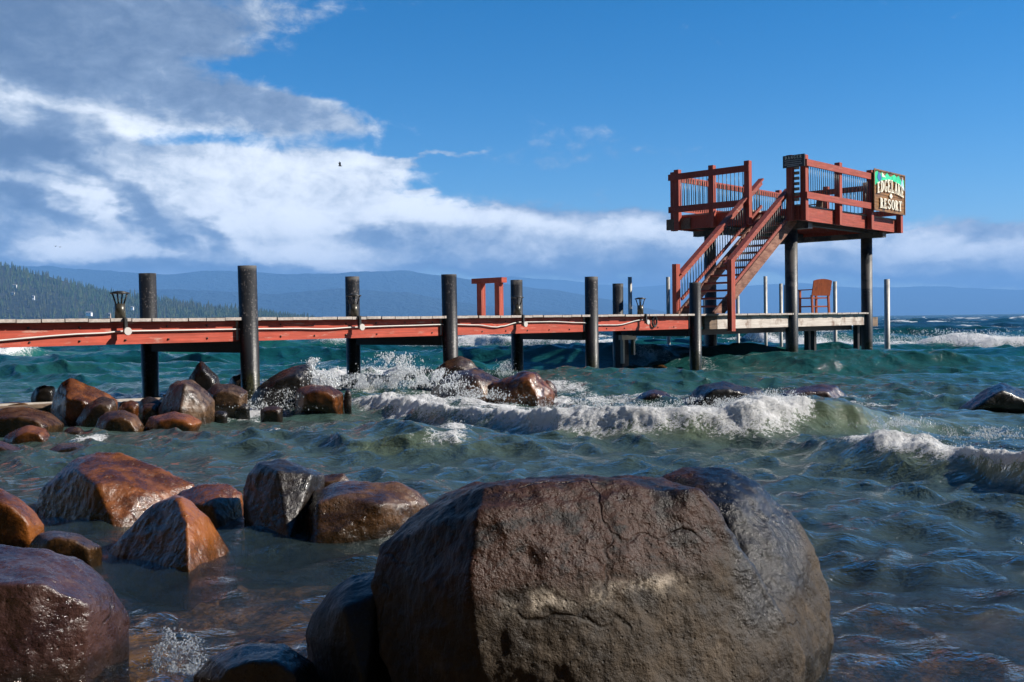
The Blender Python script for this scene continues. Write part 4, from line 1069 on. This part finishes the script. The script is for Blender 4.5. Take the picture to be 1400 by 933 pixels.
# the line of stones by the pier
rock_px([(70, 560), (74, 542), (84, 524), (98, 517), (112, 524), (128, 534), (150, 541), (161, 548), (155, 562), (135, 578), (110, 582), (84, 574)], 12.6, 'saddle-shaped rust boulder with black underside, highest of the left heap', M['rock_orange'],
        ridge=[(92, 545, -.45), (112, 548, -.5), (88, 572, -.35), (105, 580, -.3), (135, 560, -.4)], smooth=5, amp=.03)
rock_px([(-60, 575), (-30, 560), (0, 559), (40, 557), (70, 564), (89, 580), (78, 597), (0, 604), (-60, 604)], 11.6, 'broad brown boulder at the left edge, below the long grey planks', M['rock_brown'], smooth=9, amp=.02)
rock_px([(4, 600), (18, 588), (38, 580), (62, 586), (72, 600), (48, 612), (12, 612)], 10.6, 'rounded orange boulder in front of the broad brown boulder', M['rock_orange'], smooth=8, amp=.025)
rock_px([(-40, 606), (0, 601), (22, 610), (44, 624), (20, 630), (-40, 630)], 9.6, 'low purple-brown stone at the left edge nearest the pool', M['rock_purple'], smooth=8, amp=.02)
rock_px([(62, 618), (80, 607), (104, 604), (132, 612), (120, 624), (80, 626)], 9.9, 'low tan stone almost covered by water, behind the humped boulder', M['rock_bar'], smooth=8, amp=.025)
rock_px([(128, 590), (134, 572), (146, 563), (168, 561), (188, 568), (200, 588), (190, 597), (140, 598)], 11.4, 'brown block-shaped boulder at water level below the saddle-shaped boulder', M['rock_brown'], smooth=5, amp=.03)
rock_px([(104, 577), (118, 552), (140, 541), (158, 546), (160, 556), (140, 572), (118, 582)], 12.0, 'pale speckled stone leaning against the saddle-shaped rust boulder', M['rock_bar'], smooth=5, amp=.03)
rock_px([(158, 566), (168, 550), (180, 545), (190, 551), (188, 575), (165, 576)], 12.4, 'small orange stone between the speckled stone and black wedge', M['rock_orange'], smooth=5, amp=.04)
rock_px([(188, 562), (192, 545), (205, 541), (222, 548), (218, 572), (195, 576)], 12.9, 'small black wedge stone left of the pale-faced boulder', M['rock_dark'], smooth=4, amp=.04)
rock_px([(196, 585), (205, 570), (238, 562), (262, 568), (278, 577), (245, 590), (205, 594)], 11.5, 'smooth low orange boulder lapped by water, below the pale-faced boulder', M['rock_orange'], smooth=9, amp=.02)
rock_px([(214, 572), (218, 555), (230, 527), (240, 521), (262, 519), (282, 533), (293, 548), (290, 568), (268, 579), (235, 576)], 12.7, 'angular boulder with dark left side and pale brown right face', M['rock_bar'],
        ridge=[(252, 526, -.3), (246, 560, -.5), (254, 578, -.45), (280, 560, -.3)], smooth=3, amp=.03, crack=.8)
rock_px([(256, 522), (264, 508), (275, 493), (284, 500), (298, 514), (302, 530), (260, 535)], 14.2, 'black pointed stone rising highest behind the angular pale-faced boulder', M['rock_dark'], smooth=3, amp=.03)
rock_px([(284, 556), (280, 534), (296, 524), (318, 526), (340, 535), (334, 552), (310, 560)], 13.4, 'speckled gold-brown stone at the foot of the nearest tall pile', M['rock_bar'], smooth=4, amp=.035)
rock_px([(308, 534), (316, 514), (334, 510), (352, 518), (356, 538)], 15.9, 'dark stone half hidden behind the nearest tall pile', M['rock_dark'], smooth=4, amp=.03)
rock_px([(342, 548), (352, 530), (372, 514), (400, 501), (416, 498), (428, 504), (428, 520), (412, 540), (380, 556), (350, 556)], 14.5, 'long dark boulder tilting up to the right with an orange tip, washed by spray', M['rock_dark'], smooth=5, amp=.03, crack=.8)
rock_px([(402, 548), (404, 532), (425, 525), (452, 527), (470, 538), (470, 546), (440, 554), (412, 555)], 13.9, 'smooth rusty oval boulder in the surf right of the long dark boulder', M['rock_orange'], smooth=8, amp=.015)
rock_px([(470, 545), (472, 534), (477, 531), (481, 540), (479, 548)], 13.9, 'tiny black stone at the right end of the rusty oval boulder', M['rock_dark'], smooth=4, amp=.03)
rock_px([(42, 542), (48, 530), (60, 526), (76, 528), (78, 545)], 13.6, 'dark low stone behind the saddle-shaped boulder, by the grey planks', M['rock_dark'], smooth=6, amp=.03)
rock_px([(586, 522), (594, 506), (608, 495), (630, 487), (644, 492), (655, 506), (650, 530), (600, 535)], 17.6, 'golden brown boulder behind the second tall pile', M['rock_bar'], smooth=5, amp=.03)
rock_px([(588, 538), (600, 520), (622, 507), (650, 502), (668, 510), (690, 522), (712, 540), (690, 550), (610, 552)], 14.9, 'rust boulder with flat black front face, below the second tall pile', M['rock_brown'],
        ridge=[(635, 512, -.25), (652, 520, -.4), (668, 548, -.5), (620, 548, -.5), (600, 545, -.35)], smooth=4, amp=.022)
rock_px([(655, 545), (668, 528), (690, 518), (714, 508), (734, 509), (744, 520), (758, 538), (752, 548), (690, 552)], 14.6, 'knobbly orange-brown boulder beside the black-fronted rust boulder', M['rock_orange'], ridge=[(722, 518, -.3), (735, 545, -.4), (700, 542, -.3)], smooth=2, amp=.045, crack=1.0)
rock_px([(740, 528), (746, 518), (754, 522), (762, 532), (752, 540)], 15.8, 'small ochre stone behind the knobbly boulder, left of the third tall pile', M['rock_orange'], smooth=5, amp=.03)
rock_px([(882, 505), (892, 499), (906, 498), (916, 503), (905, 509)], 24.5, 'small brown stone showing among waves left of the fourth pile', M['rock_brown'], smooth=5, amp=.03)
rock_px([(866, 546), (878, 537), (895, 532), (912, 536), (924, 548)], 14.9, 'small low red-brown stone behind the breaking wave', M['rock_purple'], smooth=5, amp=.03)
rock_px([(938, 550), (948, 534), (962, 525), (990, 523), (1012, 530), (1040, 533), (1054, 550)], 14.6, 'long black jagged boulder behind the breaking wave', M['rock_dark'], smooth=3, amp=.03, crack=1.0)
rock_px([(1056, 552), (1068, 538), (1095, 529), (1124, 526), (1144, 527), (1160, 542), (1166, 553)], 14.5, 'reddish flat boulder at the right end of the breaking wave', M['rock_purple'], smooth=4, amp=.03)
rock_px([(1310, 560), (1330, 545), (1350, 531), (1368, 523), (1385, 528), (1410, 540), (1440, 560)], 13.4, 'dark pyramid-shaped boulder alone near the right edge of the photo', M['rock_dark'], smooth=4, amp=.025)
rock_px([(488, 613), (510, 606), (560, 606), (612, 608), (620, 614), (560, 618)], 9.75, 'flat red-brown slab just breaking the surface in mid water', M['rock_purple'], smooth=6, amp=.012, depth=.35)
for i, (px, py, wd, ht, Y, mt, lab) in enumerate((
        (100, 592, 34, 20, 11.2, 'rock_brown', 'small dark wet stone filling the gap below the saddle-shaped boulder'),
        (62, 574, 26, 18, 12.2, 'rock_dark', 'small black stone between the broad brown boulder and saddle-shaped boulder'),
        (120, 596, 30, 15, 10.9, 'rock_orange', 'little orange-brown stone at the water edge below the pale speckled stone'),
        (205, 560, 30, 22, 12.5, 'rock_brown', 'brown stone between the black wedge and the smooth low orange boulder'),
        (172, 556, 30, 20, 13.2, 'rock_dark', 'black stone behind the small orange stone, under the long pale pole'),
        (20, 556, 46, 12, 13.2, 'rock_brown', 'flat brown stone at the left edge behind the dark plank'),
        (300, 566, 26, 12, 12.8, 'rock_dark', 'low black stone in foam right of the angular pale-faced boulder'),
        (330, 556, 30, 14, 13.3, 'rock_dark', 'low black stone in foam below the nearest tall pile'),
        (232, 545, 28, 18, 13.6, 'rock_brown', 'small brown stone behind the black wedge, left of the black pointed stone'),
        (610, 530, 30, 20, 16.2, 'rock_dark', 'small dark stone between golden boulder and black-fronted rust boulder'),
        (372, 560, 34, 12, 13.0, 'rock_brown', 'low brown stone awash in front of the long dark boulder'))):
    rr_ = random.Random(i); o = []
    for k in range(9):
        a = 2*math.pi*k/9 + .3; q = rr_.uniform(.78, 1.05)
        o.append((px + wd/2*q*math.cos(a), py - ht/2*q*math.sin(a)))
    rock_px(o, Y, lab, M[mt], smooth=4, amp=.03)
# old planks washed up behind the left stones
for a, b, w_, h_, lab, mt in (((-40, 556, 12.9), (232, 545, 14.2), .06, .035, 'long pale weathered pole lying behind the left heap of boulders', 'white_wood'),
                          ((-60, 562, 12.5), (130, 551, 13.3), .2, .04, 'dark brown plank lying below the long pale pole', 'brown_wood')):
    p, q = at(*a), at(*b); mid = (p + q)/2
    o = MB().beam(p - mid, q - mid, w_, h_).build('driftwood_plank', M[mt]); o.location = mid; tag(o, lab, 'plank')

# ------------------------------------------------------------------ spray
def spray(name, label, sources, seed, mat, stretch=3.2):
    r = np.random.default_rng(seed)
    bm = bmesh.new(); bmesh.ops.create_icosphere(bm, subdivisions=1, radius=1.0)
    base = np.array([v.co[:] for v in bm.verts]); fc = np.array([[v.index for v in f.verts] for f in bm.faces]); bm.free()
    P, S = [], []
    for px, py, Y, cnt, wpx, hpx, r0, r1 in sources:
        for _ in range(int(cnt*8)):
            e = r.random()**1.7
            x = px + r.normal()*wpx*(.45 + .5*(1 - e)); y = py - hpx*e + r.normal()*2
            clump = pnoise(np.array([[x*.06, y*.06, seed + .3]]))[0]
            if clump < -.08 and r.random() < .8: continue
            p = at(x, y, Y + r.normal()*.04*Y*.4); P.append(p[:]); S.append(.30*r0*(r1/r0)**(r.random()**2.6))
    P, S = np.array(P), np.array(S); n = len(P)
    st = np.stack([1 + .5*r.random(n), 1 + .5*r.random(n), 1 + stretch*r.random(n)**3], 1)
    V = (base[None]*S[:, None, None]*st[:, None, :] + P[:, None, :]).reshape(-1, 3)
    Q = (fc[None] + (np.arange(n)*len(base))[:, None, None]).reshape(-1, 3)
    tag(big_mesh(name, V, Q, mat), label, 'spray', kind='stuff')
m_sp, n_, o_ = material('white_spray')
dfs = n_.node('ShaderNodeBsdfDiffuse', {'Color': (.85, .88, .90, 1)}); tls = n_.node('ShaderNodeBsdfTranslucent', {'Color': (.85, .88, .90, 1)}); gls = n_.node('ShaderNodeBsdfGlossy', {'Roughness': .1})
mx1 = n_.node('ShaderNodeMixShader', {0: .4, 1: dfs.outputs[0], 2: tls.outputs[0]}); mx2 = n_.node('ShaderNodeMixShader', {0: .15, 1: mx1.outputs[0], 2: gls.outputs[0]})
n_.l.new(mx2.outputs[0], o_.inputs[0])
spray('wave_spray', 'white droplets thrown up where waves hit the boulders below the pier', [
    (540, 526, 15.2, 900, 26, 42, .006, .030), (560, 528, 15.0, 500, 40, 26, .006, .03), (500, 530, 15.2, 420, 30, 18, .006, .03), (600, 528, 14.4, 400, 24, 22, .006, .03), (428, 525, 14.6, 420, 8, 34, .006, .035), (445, 530, 14.4, 420, 14, 24, .006, .035),
    (640, 545, 13.0, 300, 40, 14, .005, .02), (690, 512, 18, 160, 14, 18, .006, .02), (1065, 560, 10.2, 420, 26, 26, .004, .016), (980, 556, 10.2, 350, 60, 12, .004, .016), (820, 556, 10.5, 350, 80, 12, .004, .016),
    (1230, 582, 8.3, 200, 30, 12, .003, .012), (1340, 598, 7.4, 260, 50, 14, .003, .012), (380, 548, 14.2, 240, 26, 16, .006, .022), (605, 606, 9.5, 90, 12, 12, .003, .012), (350, 558, 13.6, 150, 40, 8, .005, .02), (1290, 466, 37, 260, 110, 14, .015, .06), (1100, 470, 39, 150, 60, 12, .015, .05)], 5, m_sp)
m_cl, n_, o_ = material('clear_splash')
principled(n_, o_, (.88, .94, 1.0), .05, **{'Transmission Weight': .8, 'IOR': 1.33})
spray('pool_splash', 'clear bluish splash of droplets in the pool at the bottom left', [(238, 918, 3.4, 260, 20, 60, .0026, .013), (222, 912, 3.4, 110, 14, 44, .0026, .012), (266, 920, 3.35, 100, 14, 48, .0026, .012)], 9, m_cl, 1.0)

# birds
def bird(px, py, Y, span, rz, label, up=.5):
    t = thing('bird', label, 'bird', at(px, py, Y), rz)
    b = MB(); n = 8
    prof = [(-.5, .01), (-.35, .07), (-.1, .10), (.2, .09), (.35, .06), (.42, .055), (.5, .02), (.56, .004)]
    for k in range(len(prof) - 1):
        b.cyl((prof[k][0]*span*.55, 0, 0), (prof[k+1][0]*span*.55, 0, 0), prof[k][1]*span*.8, prof[k+1][1]*span*.8, n, cap=False)
    b.build('body', M['bird'], t)
    for sg in (-1, 1):
        w = MB()
        w.quad_box([(.10*span, 0, 0), (-.12*span, 0, 0), (-.16*span, sg*.28*span, up*.32*span), (.06*span, sg*.26*span, up*.34*span)] + [(.10*span, 0, .012*span), (-.12*span, 0, .012*span), (-.16*span, sg*.28*span, (up*.32 + .012)*span), (.06*span, sg*.26*span, (up*.34 + .012)*span)])
        w.quad_box([(.06*span, sg*.26*span, up*.34*span), (-.16*span, sg*.28*span, up*.32*span), (-.24*span, sg*.55*span, up*.42*span), (-.20*span, sg*.56*span, up*.42*span)] + [(.06*span, sg*.26*span, (up*.34 + .01)*span), (-.16*span, sg*.28*span, (up*.32 + .01)*span), (-.24*span, sg*.55*span, (up*.42 + .008)*span), (-.20*span, sg*.56*span, (up*.42 + .008)*span)])
        w.build('wing', M['bird'], t)
bird(465, 227, 60, .42, R(20), 'single dark bird flying against the white cloud left of centre', up=1.2)
bird(76, 337, 160, .55, R(70), 'left one of two tiny distant birds above the wooded hill', up=.3)
bird(82, 338, 162, .55, R(80), 'right one of two tiny distant birds above the wooded hill', up=.3)

# ------------------------------------------------------------------ the air
hz_m, n_, o_ = material('haze')
pv = n_.node('ShaderNodeVolumePrincipled', {'Color': (.22, .50, .95, 1), 'Density': 1.2e-4, 'Anisotropy': .0})
n_.l.new(pv.outputs[0], o_.inputs['Volume'])
hb = MB().box((-11000, -400, -6), (11000, 17500, 560)).build('haze', hz_m); tag(hb, kind='stuff')
print('balusters', nbal)
